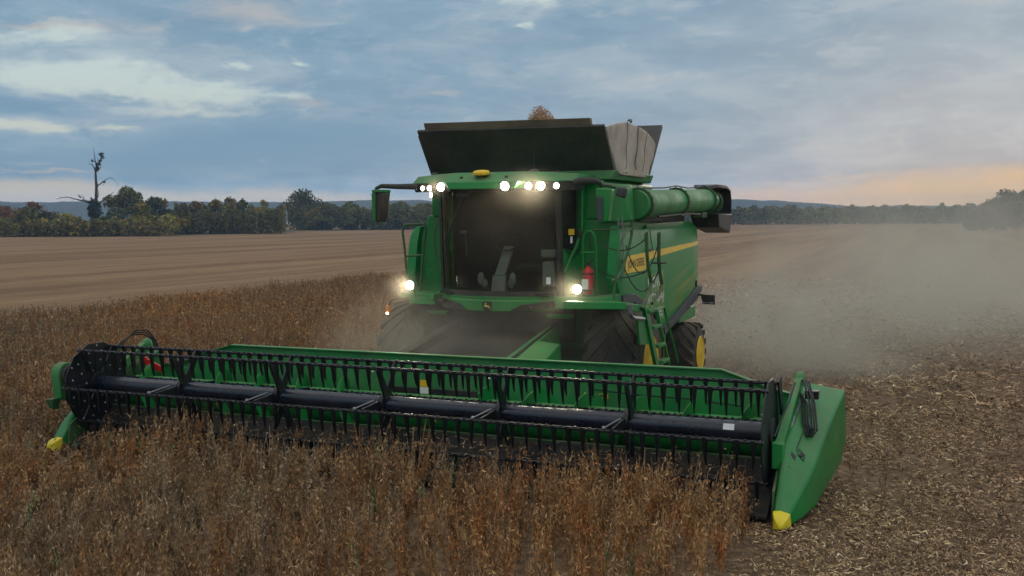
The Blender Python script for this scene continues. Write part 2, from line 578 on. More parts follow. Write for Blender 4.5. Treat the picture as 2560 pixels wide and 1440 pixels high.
# ================================================================== SETTING
def ground_mat():
    m, t, b = new_mat('field_ground')
    co = t.node('ShaderNodeNewGeometry').outputs['Position']
    x, y, z = t.sep(co)
    # soil and fine residue close up
    n1 = t.noise(co, 9.0, 8, 0.7)
    n2 = t.noise(co, 2.2, 6, 0.6)
    n3 = t.noise(co, 45.0, 4, 0.7)
    base = t.mix(t.ss(n1, 0.35, 0.68), (0.105, 0.069, 0.042), (0.310, 0.207, 0.121))
    base = t.mix(t.m('MULTIPLY', t.ss(n3, 0.55, 0.75), 0.6), base, (0.40, 0.30, 0.19))
    n4 = t.noise(co, 95.0, 3, 0.7)
    base = t.mix(t.m('MULTIPLY', t.ss(n4, 0.54, 0.70), 0.55), base, (0.36, 0.26, 0.165))
    base = t.mix(t.m('MULTIPLY', t.ss(n4, 0.46, 0.30), 0.6), base, (0.045, 0.03, 0.02))
    base = t.mix(t.m('MULTIPLY', t.ss(n2, 0.4, 0.7), 0.35), base, (0.12, 0.085, 0.055))
    # swaths left by earlier passes, running along the machine's heading
    sv = t.comb(x, t.m('MULTIPLY', y, 0.05), 0.0)
    s1 = t.noise(sv, 0.16, 3, 0.5)
    s2 = t.noise(sv, 0.55, 5, 0.65)
    sw = t.m('ADD', t.m('MULTIPLY', s1, 0.5), t.m('MULTIPLY', s2, 0.5))
    far = t.mix(t.ss(sw, 0.40, 0.60), (0.165, 0.098, 0.052), (0.285, 0.180, 0.098))
    fx = t.noise(t.comb(t.m('MULTIPLY', x, 1.5), t.m('MULTIPLY', y, 0.22), 0.0), 1.0, 9, 0.72)
    far = t.mix(t.m('MULTIPLY', t.ss(fx, 0.50, 0.68), 0.55), far, (0.35, 0.228, 0.128))
    far = t.mix(t.m('MULTIPLY', t.ss(fx, 0.48, 0.32), 0.50), far, (0.125, 0.08, 0.05))
    dist = t.vm('LENGTH', co)      # metres from the header
    side = t.ss(x, -18.0, -23.0)
    g = t.mix(t.m('MAXIMUM', side, t.ss(dist, 18.0, 62.0)), base, far)
    g = t.mix(t.m('MULTIPLY', t.ss(n1, 0.45, 0.7), 0.25), g, (0.30, 0.24, 0.17))
    # soil under the standing crop stays in the dark brown of fallen leaves
    t.put(b.inputs['Base Color'], g)
    b.inputs['Roughness'].default_value = 0.95
    b.inputs['Specular IOR Level'].default_value = 0.1
    bn = t.node('ShaderNodeBump')
    bn.inputs['Strength'].default_value = 0.9
    bn.inputs['Distance'].default_value = 0.06
    t.l.new(t.m('ADD', n1, t.m('MULTIPLY', n3, 0.4)), bn.inputs['Height'])
    t.l.new(bn.outputs[0], b.inputs['Normal'])
    return m


M['ground'] = ground_mat()
M['verge'] = simple('verge_grass', (0.055, 0.065, 0.028), 0.9, var=0.4, scale=0.4)
M['meadow'] = simple('pale_meadow', (0.30, 0.33, 0.27), 0.9, var=0.1, scale=0.05)


def hill_mat():
    m, t, b = new_mat('wooded_hill')
    co = t.node('ShaderNodeNewGeometry').outputs['Position']
    n = t.noise(co, 0.02, 6, 0.6)
    t.put(b.inputs['Base Color'], t.mix(t.ss(n, 0.35, 0.65), (0.030, 0.045, 0.030), (0.055, 0.062, 0.035)))
    b.inputs['Roughness'].default_value = 0.95
    return m


M['hill'] = hill_mat()
# one ground sheet out past the hills
bm = bmesh.new()
R_ = 1700.0
nx = 48
gv = [[bm.verts.new((sx, sy, 0.0)) for sx in np.linspace(-R_, R_, nx)] for sy in np.linspace(-R_ * 0.18, R_ * 1.04, nx)]
for i in range(nx - 1):
    for j in range(nx - 1):
        bm.faces.new((gv[i][j], gv[i][j + 1], gv[i + 1][j + 1], gv[i + 1][j]))
g = B()
g.bm.free()
g.bm = bm
tag(g.build('ground', 'ground', smooth=0), 'brown harvested field with straw residue and faint swath stripes', 'field', kind='structure')


def cam_xy(px, dist):
    # a bearing of the photograph and a distance, on the ground
    a = (px - 1280) / 2578.7
    return Vector((CAMLOC.x + dist * (fl.x + a * rt.x), CAMLOC.y + dist * (fl.y + a * rt.y), 0.0))


def ridge(name, pts, dist, depth, label, seed):
    # wooded ridge: (bearing px, height m) along its crest
    xs = np.linspace(pts[0][0], pts[-1][0], 1500)
    hs = 3.47 + (np.interp(xs, [p[0] for p in pts], [p[1] for p in pts]) - 3.47) * dist / 2100.0
    rg = np.random.default_rng(seed)
    bump = np.convolve(rg.random(1700), np.ones(5) / 5, 'same')[:1500] * 2.6 + np.convolve(rg.random(1700), np.ones(21) / 21, 'same')[:1500] * 5.0
    b = B()
    rows = []
    for k, (dd, hh) in enumerate(((-0.35, 0.0), (-0.2, 0.45), (-0.07, 0.86), (0.0, 1.0), (0.15, 0.9), (0.5, 0.0))):
        row = []
        for i, x in enumerate(xs):
            p = cam_xy(x, dist + dd * depth)
            jig = bump[(i + k * 37) % 1500] if 0 < hh else 0
            row.append((p.x, p.y, hs[i] * hh + jig * (1 if hh > 0.8 else 0.6) - (0 if hh else 1)))
        rows.append(row)
    b.loft(rows, caps=False, closed=False)
    return tag(b.build(name, 'hill', smooth=0), label, 'hills', kind='structure')


ridge('hills', [(-3200, 26), (-1800, 40), (-900, 36), (-200, 34), (100, 33), (380, 32), (620, 30), (900, 32), (1100, 33), (1400, 33), (1800, 32), (1950, 28), (2040, 22), (2140, 15.5), (2200, 15), (2260, 18), (2450, 17), (2700, 16), (3400, 22), (4400, 30), (5600, 24)],
      1300, 380, 'long low wooded ridge fading blue along the horizon', 3)


# ------------------------------------------------------------------ trees
def leaf_crown(clumps, n, size, cols, seed):
    """Leaf-sized faces spread through a set of clump ellipsoids: (x, y, z, rx, ry, rz, colour index)."""
    rg = np.random.default_rng(seed)
    vol = np.array([c[3] * c[5] for c in clumps])
    vol = vol / vol.sum()
    k = rg.choice(len(clumps), n, p=vol)
    cl = np.array([c[:6] for c in clumps])[k]
    d = unit(rg.normal(size=(n, 3)))
    r = rg.random((n, 1)) ** 0.45
    ctr = cl[:, :3] + d * r * cl[:, 3:6] + rg.normal(size=(n, 3)) * 0.12
    a = unit(rg.normal(size=(n, 3)))
    b_ = unit(np.cross(a, rg.normal(size=(n, 3))))
    s = size * (0.5 + rg.random((n, 1)))
    V = np.stack([ctr - a * s, ctr + b_ * s * 0.6, ctr + a * s, ctr - b_ * s * 0.6], 1)
    ci = np.array([c[6] for c in clumps])[k]
    C = np.array(cols)[ci] * (0.86 + 0.28 * rg.random((n, 1)))
    # every clump has its own tone
    tone = 0.7 + 0.6 * rg.random(len(clumps))
    C = C * tone[k][:, None]
    return V, C


def tree(name, label, px, dist, w, h, cols, shape='round', trunk=True, n=1500, seed=0, cat='tree', group=None, zb=0.0, leaf=0.34):
    p = cam_xy(px, dist)
    root = empty(name, (p.x, p.y, zb))
    tag(root, label, cat, group)
    rg = random.Random(seed * 7 + 11)
    cl = []
    if shape == 'cone':
        for i in range(16):
            t_ = (i + 0.5) / 16
            rr_ = w * 0.5 * (math.sin(PI * min(1, (t_ * 0.85 + 0.15))) ** 0.7)
            for q in range(2):
                a = rg.random() * 6.28
                cl.append((math.cos(a) * rr_ * 0.45, math.sin(a) * rr_ * 0.45, h * (0.06 + 0.9 * t_), rr_ * 0.6, rr_ * 0.6, h * 0.07, rg.randrange(len(cols))))
    else:
        nb = 22 if shape != 'bush' else 18
        for i in range(nb):
            a = rg.random() * 6.28
            if shape == 'bush':
                t_ = rg.random()
                rad = w * 0.5 * math.sqrt(rg.random()) * (1 - 0.45 * t_ ** 2)
                zz = h * (0.12 + 0.66 * t_)
                rr_ = w * (0.12 + 0.10 * rg.random())
                cl.append((math.cos(a) * rad, math.sin(a) * rad, zz, rr_, rr_, h * 0.17, rg.randrange(len(cols))))
            else:
                t_ = rg.random() ** 0.8
                env = math.sin(PI * (0.24 + 0.72 * t_)) ** 0.6
                rad = w * 0.42 * env * math.sqrt(rg.random())
                zz = h * (0.08 + 0.82 * t_)
                rr_ = w * (0.11 + 0.12 * rg.random())
                cl.append((math.cos(a) * rad, math.sin(a) * rad, zz, rr_, rr_, rr_ * 0.8, rg.randrange(len(cols))))
        cl.append((0, 0, h * 0.93, w * 0.10, w * 0.10, h * 0.07, 0))
        cl.append((w * .12, 0, h * 0.84, w * 0.13, w * 0.13, h * 0.07, 0))
    V, C = leaf_crown(cl, n, leaf, cols, seed + 100)
    cr = quad_mesh('crown', V, C, 'leaf')
    cr.parent = root
    b = B()
    th = h * 0.7
    rad = max(0.12, h * 0.022)
    b.tube([(0, 0, -0.1), (rg.uniform(-.2, .2), 0, th * 0.4), (rg.uniform(-.3, .3), 0.1, th)], [rad, rad * 0.7, rad * 0.25], 7)
    for i in range(5):
        a = i * 1.26 + rg.random()
        z0 = th * (0.3 + 0.1 * i)
        L = w * 0.32
        b.tube([(0, 0, z0), (math.cos(a) * L * .6, math.sin(a) * L * .6, z0 + L * .5), (math.cos(a) * L, math.sin(a) * L, z0 + L * .9)], [rad * 0.45, rad * 0.3, rad * 0.1], 5)
    b.build('trunk', 'bark', root)
    return root


OLIVE = [(0.050, 0.062, 0.026), (0.075, 0.068, 0.028), (0.035, 0.050, 0.024)]
DKGREEN = [(0.030, 0.046, 0.022), (0.040, 0.056, 0.024), (0.050, 0.058, 0.028)]
YELGRN = [(0.105, 0.105, 0.026), (0.080, 0.088, 0.026), (0.12, 0.105, 0.03)]
RUST = [(0.105, 0.058, 0.030), (0.085, 0.052, 0.030), (0.060, 0.050, 0.028)]
ORANGE = [(0.24, 0.115, 0.028), (0.18, 0.10, 0.03), (0.10, 0.075, 0.03)]
BROWN = [(0.070, 0.056, 0.036), (0.058, 0.052, 0.032), (0.048, 0.048, 0.028)]
DARK = [(0.022, 0.034, 0.020), (0.028, 0.040, 0.022)]
TG = 'trees along the far edge of the field'
# name, label, bearing, distance, width, height, colours, shape
trees = [
    ('field_tree', 'reddish brown tree cut by the picture edge, first of the left row', 2, 232, 5.5, 6.4, RUST, 'round'),
    ('broad_bush', 'broad rust and olive tree mound between the edge tree and the dead tree', 84, 226, 11.0, 7.2, RUST + OLIVE, 'bush'),
    ('low_bush', 'low yellow olive bush in front of the dead tree', 170, 210, 10.0, 4.4, YELGRN + OLIVE, 'bush'),
    ('dark_bush', 'low dark green bush below the rust mound on the left', 60, 212, 9.0, 3.8, DKGREEN, 'bush'),
    ('field_tree', 'tall dark green tree with a ragged top right of the dead tree', 322, 228, 6.8, 10.2, DKGREEN, 'round'),
    ('field_tree', 'narrow yellow green tree leaning on the tall dark tree', 356, 224, 3.6, 7.6, YELGRN, 'round'),
    ('field_tree', 'dark olive tree behind the narrow yellow green tree', 392, 236, 5.2, 8.2, DKGREEN + OLIVE, 'round'),
    ('dark_bush', 'very dark rounded bush at the foot of the dead tree', 288, 214, 8.0, 4.6, DARK + DKGREEN, 'bush'),
    ('low_bush', 'dull green bush with ochre patches in the middle of the left hedge', 428, 228, 9.0, 5.4, OLIVE + YELGRN, 'bush'),
    ('field_tree', 'reddish brown small round tree over the hedge', 496, 250, 4.2, 7.6, RUST, 'round'),
    ('field_tree', 'light green tree left of the brown bare topped tree', 543, 256, 4.0, 8.2, YELGRN + OLIVE, 'round'),
    ('field_tree', 'brown thin topped tree between two light green trees', 575, 260, 4.4, 8.8, BROWN, 'round'),
    ('field_tree', 'olive tree right of the brown thin topped tree', 608, 262, 4.4, 8.4, OLIVE + YELGRN, 'round'),
    ('field_tree', 'pale hazy yellow green tree standing behind the hedge', 661, 300, 4.2, 8.8, YELGRN, 'round'),
    ('small_conifer', 'small dark pointed evergreen at the end of the left hedge', 699, 268, 2.9, 6.6, DARK, 'cone'),
    ('hedge_bush', 'grey green hedge bush with ochre leaves under the reddish round tree', 500, 238, 10.0, 5.0, OLIVE + RUST, 'bush'),
    ('hedge_bush', 'grey green hedge bush below the brown thin topped tree', 590, 246, 11.0, 4.8, OLIVE + DKGREEN, 'bush'),
    ('hedge_bush', 'dark hedge bush next to the small pointed evergreen', 664, 254, 8.0, 4.2, DKGREEN, 'bush'),
    ('field_tree', 'large dark tree with two peaks right of the pale gap', 760, 300, 10.0, 11.0, DKGREEN + BROWN, 'round'),
    ('low_bush', 'green bush at the right foot of the two peaked tree', 800, 292, 7.0, 6.6, OLIVE, 'bush'),
    ('field_tree', 'orange leaved small tree right of the two peaked tree', 832, 304, 4.6, 7.6, ORANGE, 'round'),
    ('field_tree', 'blue green tree left of the ochre tree beside the mirror', 879, 312, 3.8, 8.4, OLIVE, 'round'),
    ('field_tree', 'ochre topped tree just left of the cab mirror', 908, 306, 5.4, 6.8, ORANGE + OLIVE, 'bush'),
    ('field_tree', 'grey green tree half behind the cab mirror', 950, 320, 4.6, 8.0, OLIVE, 'round'),
    ('field_tree', 'rounded grey brown tree between the mirror and the cab', 1006, 322, 5.4, 8.6, BROWN, 'round'),
    ('field_tree', 'pale green tree just left of the cab', 1052, 326, 5.0, 7.6, OLIVE + YELGRN, 'round'),
    ('hedge_bush', 'hazy dark hedge bush below the ochre topped tree', 880, 300, 12.0, 4.6, DKGREEN, 'bush'),
    ('hedge_bush', 'hazy dark hedge bush behind the left handrail', 985, 308, 13.0, 4.8, DKGREEN, 'bush'),
    ('field_tree', 'tall dark tree left of the pair at the right picture edge', 2512, 226, 6.6, 8.6, DARK + DKGREEN, 'round'),
    ('field_tree', 'dark tree cut by the right picture edge', 2566, 224, 6.4, 8.8, DARK + DKGREEN, 'round'),
    ('dark_bush', 'dark low bush running left from the tall tree on the right', 2458, 228, 8.0, 5.6, DARK + DKGREEN, 'bush'),
]
for i, (nm, lb, px, ds, w, h, cs, sh) in enumerate(trees):
    w = w * (1.5 if sh == 'round' else 1.2)
    cs = [(c_[0] * 2.5, c_[1] * 2.1, c_[2] * 1.5) for c_ in cs]
    tree(nm, lb, px, ds, w, h, cs, sh, n=4200 if w > 8 else 2800, seed=i, cat='bush' if 'bush' in nm else 'tree', group=TG)
# dead tree with ivy round its stem
p = cam_xy(243, 216)
dt = empty('dead_tree', (p.x, p.y, 0))
tag(dt, 'tall bare dead tree with broken limbs rising over the left bushes', 'tree', TG)


def lp(px, py):
    # sketch of the limbs, scaled to metres across and up from the foot of the dead tree
    return Vector((rt.x * (px - 243) * 0.0838, rt.y * (px - 243) * 0.0838, (589 - py) * 0.0838))


b = B()
for pts, r0, r1_ in (
        ([(243, 592), (244, 545), (245, 500), (247, 470), (246, 440), (246, 432)], .55, .24),
        ([(246, 433), (243, 420), (237, 411), (232, 412)], .2, .06),
        ([(246, 433), (248, 415), (246, 400), (243, 375)], .22, .05),
        ([(247, 432), (252, 415), (259, 402), (263, 388)], .2, .07),
        ([(249, 466), (259, 459), (268, 452), (276, 447)], .17, .07), ([(276, 447), (285, 446), (293, 452), (300, 464)], .06, .03),
        ([(247, 512), (258, 504), (270, 497), (280, 489), (289, 481)], .22, .06),
        ([(240, 512), (228, 508), (215, 503), (202, 500), (190, 497), (176, 493), (160, 494), (146, 498)], .24, .05),
        ([(236, 508), (222, 502), (212, 499), (207, 501)], .16, .06), ([(216, 500), (213, 490), (210, 486)], .08, .03), ([(214, 497), (206, 491), (202, 490)], .06, .03),
        ([(247, 498), (252, 488), (252, 477)], .12, .06), ([(236, 508), (234, 497), (232, 494)], .25, .2),
        ([(285, 446), (288, 441)], .04, .02), ([(262, 455), (266, 459), (272, 458)], .05, .02), ([(176, 493), (172, 489), (168, 489)], .04, .015), ([(160, 494), (153, 490)], .04, .015), ([(190, 497), (184, 502)], .04, .015), ([(232, 412), (229, 405)], .05, .02), ([(255, 409), (252, 398), (253, 392)], .05, .02), ([(280, 489), (286, 490)], .05, .02), ([(243, 375), (244, 366)], .04, .015), ([(263, 388), (264, 378)], .04, .015), ([(250, 463), (251, 459)], .1, .05), ([(246, 474), (242, 472)], .1, .06), ([(243, 396), (238, 404)], .06, .04)):
    P3 = [lp(*q) for q in pts]
    b.tube(P3, [0.80 * (r0 + (r1_ - r0) * i / (len(P3) - 1)) for i in range(len(P3))], 6)
b.build('trunk', 'deadwood', dt)
cl = []
rg = random.Random(4)
for i in range(22):
    q = lp(243 + rg.uniform(-13, 13), rg.uniform(502, 560))
    cl.append((q.x, q.y, q.z, .75, .75, .7, rg.randrange(2)))
V, C = leaf_crown(cl, 1300, .26, DARK, 55)
tag(quad_mesh('ivy', V, C, 'leaf'), 'dark ivy wrapped round the foot of the trunk').parent = dt
cl = [(*lp(262, 388), .55, .5, .45, 0), (*lp(263, 394), .4, .4, .35, 0), (*lp(258, 404), .3, .3, .35, 1), (*lp(252, 422), .38, .3, .6, 1), (*lp(238, 404), .2, .2, .25, 0),
      (*lp(265, 457), .22, .2, .25, 1), (*lp(204, 491), .25, .2, .2, 0), (*lp(250, 412), .25, .2, .5, 0), (*lp(256, 412), .2, .2, .4, 0)]
V, C = leaf_crown(cl, 330, .17, DARK, 56)
tag(quad_mesh('leaves', V, C, 'leaf'), 'last dark leaf tufts near the broken top').parent = dt


# far mass of wood on the right, reads as one hazy band; rough undergrowth in front of the left trees
def mass(name, label, a0, a1, d0, d1, hfun, n, cols, size, seed, cat):
    rg = np.random.default_rng(seed)
    px = a0 + (a1 - a0) * rg.random(n)
    ds = d0 + (d1 - d0) * rg.random(n)
    a = (px - 1280) / 2578.7
    X = CAMLOC.x + ds * (fl.x + a * rt.x)
    Y = CAMLOC.y + ds * (fl.y + a * rt.y)
    H = hfun(px, rg)
    Z = H * rg.random(n) ** 0.6
    ctr = np.stack([X, Y, Z], 1)
    u = unit(rg.normal(size=(n, 3)))
    v = unit(np.cross(u, rg.normal(size=(n, 3))))
    s = size * (0.5 + rg.random((n, 1)))
    V = np.stack([ctr - u * s, ctr + v * s * 0.6, ctr + u * s, ctr - v * s * 0.6], 1)
    tone = 0.6 + 0.8 * np.interp(px, np.linspace(a0, a1, 60), rg.random(60))
    C = np.array(cols)[rg.integers(0, len(cols), n)] * np.array([2.6, 2.25, 1.6]) * (0.8 + 0.4 * rg.random((n, 1))) * tone[:, None]
    return tag(quad_mesh(name, V, C, 'leaf'), label, cat, kind='stuff')


kx = np.linspace(1500, 2700, 70)
kh = 6.0 + 2.6 * np.random.default_rng(5).random(70)
mass('far_wood', 'hazy band of far trees behind the dust on the right', 1500, 2700, 400, 460, lambda px, rg: np.interp(px, kx, kh) * (0.75 + 0.25 * rg.random(len(px))), 34000, DKGREEN + OLIVE, .62, 21, 'wood')
kx2 = np.linspace(-200, 1120, 90)
kh2 = 3.4 + 2.6 * np.random.default_rng(6).random(90)
mass('undergrowth', 'rough grass and scrub at the foot of the left trees', -200, 440, 203, 216, lambda px, rg: np.interp(px, kx2, kh2) * 0.70, 18000, OLIVE + BROWN + YELGRN, .30, 22, 'scrub')
mass('undergrowth', 'dark scrub below the middle hedge trees', 440, 716, 226, 250, lambda px, rg: np.interp(px, kx2, kh2) * 1.22, 17000, DKGREEN + OLIVE + BROWN, .30, 23, 'scrub')
mass('undergrowth', 'hazy scrub below the trees beside the cab', 722, 1120, 292, 312, lambda px, rg: np.interp(px, kx2, kh2) * 1.35, 16000, DKGREEN + OLIVE, .34, 24, 'scrub')
# pale meadow seen through the gap in the trees
b = B()
q = [cam_xy(640, 460), cam_xy(740, 460), cam_xy(760, 760), cam_xy(640, 760)]
b.poly([(v.x, v.y, 0.15) for v in q])
tag(b.build('meadow', 'meadow', smooth=0), 'pale meadow seen through the gap in the trees', 'meadow', kind='structure')
b = B()
ring = []
for px, d0, d1 in ((-400, 198, 240), (0, 203, 240), (430, 206, 250), (600, 236, 270), (716, 262, 300), (760, 285, 320), (1150, 296, 340)):
    a_, c_ = cam_xy(px, d0), cam_xy(px, d1)
    ring.append([(a_.x, a_.y, 0.02), (c_.x, c_.y, 0.02)])
b.loft(ring, caps=False, closed=False)
tag(b.build('verge', 'verge', smooth=0), 'grass verge between the stubble and the trees', 'verge', kind='structure')


# ================================================================== CROP
def crop_inside(x, y):
    edge = 5.0 + 0.12 * np.sin(y * 3.1) + 0.10 * np.sin(y * 7.7)
    left = (x > -20.6 + 0.35 * np.sin(y * 0.9) + .2 * np.sin(y * 2.3)) & (x < -5.55) & (y < 42.0)
    front = (x >= -5.55) & (x < edge) & (y < -0.55 + 0.10 * np.sin(x * 5.1))
    return left | front


def soy(x, y, npod, nbranch, seed, podL, podW, var):
    """Ripe soybean plants: upright stems, pods hanging close along them, a few curled leaves."""
    rg = np.random.default_rng(seed)
    n = len(x)
    front = (x > -5.6)
    h = rg.normal(0.56, 0.06, n)
    h = np.where(front, rg.normal(0.565, 0.10, n), h)
    # patches where the crop is lower or lodged, and the strip pushed down by the left divider point
    pat = np.sin(x * 0.7 + 1.3) * np.sin(y * 0.9 + 0.4) + 0.6 * np.sin(x * 1.9 - y * 1.3)
    h *= 1.0 + 0.10 * pat
    h *= 1.0 - 0.78 * np.exp(-((x + 5.15 + 1.06 * (y + 0.7)) / 0.95) ** 2 - ((y + 1.35) / 1.35) ** 2)
    h *= 1.0 - 0.35 * np.exp(-((x + 3.4) / 1.6) ** 2 - ((y + 4.2) / 1.1) ** 2)
    h = h.clip(0.16, 0.85)
    lodge = np.exp(-((x + 3.4) / 1.9) ** 2 - ((y + 4.2) / 1.3) ** 2)
    lean = rg.normal(0, 0.11, (n, 2)) + lodge[:, None] * np.array([0.7, 0.25])
    base = np.stack([x, y, np.zeros(n)], 1)
    palette = np.array([(0.400, 0.230, 0.100), (0.310, 0.175, 0.075), (0.460, 0.290, 0.140), (0.350, 0.160, 0.058), (0.260, 0.160, 0.082), (0.39, 0.265, 0.15)])
    pc = palette[rg.integers(0, len(palette), n)] * (0.8 + 0.35 * rg.random((n, 1)))
    hue = np.sin(x * 0.8 + 2) * np.sin(y * 0.55) + 0.7 * np.sin(x * 0.23 + y * 0.31)
    pc = pc * (1 + hue[:, None] * np.array([0.10, 0.02, -0.10]))
    pc = np.where(front[:, None], pc, pc * np.array([0.97, 0.97, 1.02]))
    green = (rg.random((n, 1)) < 0.03) * np.array([[-.35, .1, .0]])
    pc = pc * (1 + green)
    Vs, Cs = [], []
    for k in range(nbranch + 1):
        if k == 0:
            p0 = base
            p1 = base + np.concatenate([lean * h[:, None], h[:, None]], 1)
        else:
            t0 = rg.uniform(0.05, 0.40, (n, 1))
            p0 = base + np.concatenate([lean * h[:, None] * t0, h[:, None] * t0], 1)
            a = rg.random(n) * 6.283
            L = (h * rg.uniform(0.40, 0.72, n))[:, None]
            sp = rg.uniform(0.12, 0.32, (n, 1))
            p1 = p0 + np.concatenate([np.cos(a)[:, None] * L * sp + lean[:, :1] * L, np.sin(a)[:, None] * L * sp + lean[:, 1:] * L, L], 1)
            p1[:, 2] = np.minimum(p1[:, 2], h * 1.03)
        s = unit(np.stack([rg.normal(size=n), rg.normal(size=n), np.zeros(n)], 1)) * (0.0055 if k == 0 else 0.0038) * (podW / 0.0068)
        Vs.append(np.stack([p0 - s, p0 + s, p1 + s * .45, p1 - s * .45], 1))
        Cs.append(pc * 0.9)
        m = npod // (nbranch + 1)
        if m:
            t = rg.uniform(0.22 if k == 0 else 0.12, 1.0, (n, m, 1))
            nodes = np.round(t * 7) / 7 + rg.normal(0, 0.018, (n, m, 1))        # pods sit in bunches at the nodes
            pos = p0[:, None] + (p1 - p0)[:, None] * nodes
            pos = pos + rg.normal(0, 0.007, (n, m, 3))
            d = rg.normal(0, 0.42, (n, m, 3))
            d[..., 2] = rg.normal(-0.85, 0.45, (n, m))
            tip = (nodes[..., 0] > 0.93) & (rg.random((n, m)) < 0.5)
            d[..., 2] = np.where(tip, np.abs(d[..., 2]), d[..., 2])
            d = unit(d)
            L = podL * rg.uniform(0.7, 1.25, (n, m, 1))
            sd = unit(np.cross(d, rg.normal(size=(n, m, 3))))
            nn = np.cross(d, sd)
            wv_ = podW * rg.uniform(0.7, 1.35, (n, m, 1))
            leafy = (rg.random((n, m, 1)) < 0.05)
            wv_ = np.where(leafy, wv_ * 2.3, wv_)
            mid = pos + d * L * 0.55 + nn * L * 0.12
            V = np.stack([pos, mid + sd * wv_, pos + d * L, mid - sd * wv_], 2).reshape(-1, 4, 3)
            C = (pc[:, None] * (1 - var * 0.5 + var * rg.random((n, m, 1)))).reshape(-1, 3)
            V[:, :, 2] = np.maximum(V[:, :, 2], 0.005)
            Vs.append(V)
            Cs.append(C)
    return np.concatenate(Vs), np.concatenate(Cs)


def scatter(dens, d0, d1, a0, a1, seed):
    """Random points of a sector seen from the drone's standing place: distance d0..d1, bearings a0..a1 (tangent)."""
    rg = np.random.default_rng(seed)
    area = 0.5 * (a1 - a0) * (d1 ** 2 - d0 ** 2)
    n = int(area * dens)
    dd = np.sqrt(d0 ** 2 + (d1 ** 2 - d0 ** 2) * rg.random(n))
    a = a0 + (a1 - a0) * rg.random(n)
    return CAMLOC.x + dd * (fl.x + a * rt.x), CAMLOC.y + dd * (fl.y + a * rt.y)


VS, CS = [], []
for dens, d0, d1, npod, nb, L, w, sd_, var in ((30, 5.0, 13.5, 88, 5, 0.054, 0.0068, 1, .8), (34, 13.5, 19.0, 46, 3, 0.062, 0.0088, 2, .7), (44, 19.0, 32.0, 20, 1, 0.070, 0.0125, 3, .45), (40, 32.0, 70.0, 10, 1, 0.09, 0.020, 4, .3)):
    x, y = scatter(dens, d0, d1, -0.66, 0.60 if d0 < 14 else 0.2, 40 + sd_)
    # sown in rows along the heading, 0.45 m apart, in loose tufts
    rowx = np.round(x / 0.45) * 0.45
    x = np.where(rng.random(len(x)) < 0.8, rowx + rng.normal(0, 0.06, len(x)), x)
    y = np.where(rng.random(len(x)) < 0.6, np.round(y / 0.21) * 0.21 + rng.normal(0, 0.035, len(x)), y)
    k = crop_inside(x, y)
    V, C = soy(x[k], y[k], npod, nb, sd_, L, w, var)
    VS.append(V)
    CS.append(C)
# taller stalks just being drawn in over the knife
n = 70
x = rng.uniform(-4.9, 4.8, n)
y = rng.uniform(-0.62, -0.48, n)
V, C = soy(x, y, 60, 4, 9, 0.056, 0.0070, .8)
V[:, :, 1] += V[:, :, 2] * 0.35
V[:, :, 2] *= 1.10
VS.append(V)
CS.append(C)
tag(quad_mesh('soybean_crop', np.concatenate(VS), np.concatenate(CS), 'plant'), 'ripe brown soybean crop standing in front and left of the machine', 'crop', kind='stuff')


# chopped straw on the cut ground
def straw(x, y, L, w, seed):
    rg = np.random.default_rng(seed)
    n = len(x)
    a = rg.random(n) * 6.283
    L = L * rg.uniform(0.3, 1.3, n) ** 1.3
    d = np.stack([np.cos(a), np.sin(a), rg.normal(0, 0.25, n)], 1)
    s = np.stack([-np.sin(a), np.cos(a), rg.normal(0, 0.5, n)], 1)
    z = rg.random(n) ** 2 * 0.05 + 0.012
    c = np.stack([x, y, z], 1)
    bend = rg.normal(0, 0.25, (n, 1)) * L[:, None]
    p0 = c - d * L[:, None] * .5
    p1 = c + s * bend + np.array([0, 0, 0.01])
    p2 = c + d * L[:, None] * .5
    ww = (w * rg.uniform(0.5, 1.4, n))[:, None]
    V = np.concatenate([np.stack([p0 - s * ww * .5, p0 + s * ww * .5, p1 + s * ww, p1 - s * ww], 1), np.stack([p1 - s * ww, p1 + s * ww, p2 + s * ww * .4, p2 - s * ww * .4], 1)])
    V[:, :, 2] = np.maximum(V[:, :, 2], 0.006)
    pal = np.array([(0.46, 0.315, 0.17), (0.36, 0.235, 0.12), (0.22, 0.14, 0.07), (0.64, 0.49, 0.30), (0.12, 0.08, 0.05), (0.27, 0.165, 0.08)])
    C = pal[rg.choice(6, n, p=[.24, .25, .19, .12, .10, .10])] * (0.75 + 0.5 * rg.random((n, 1)))
    return V, np.concatenate([C, C])


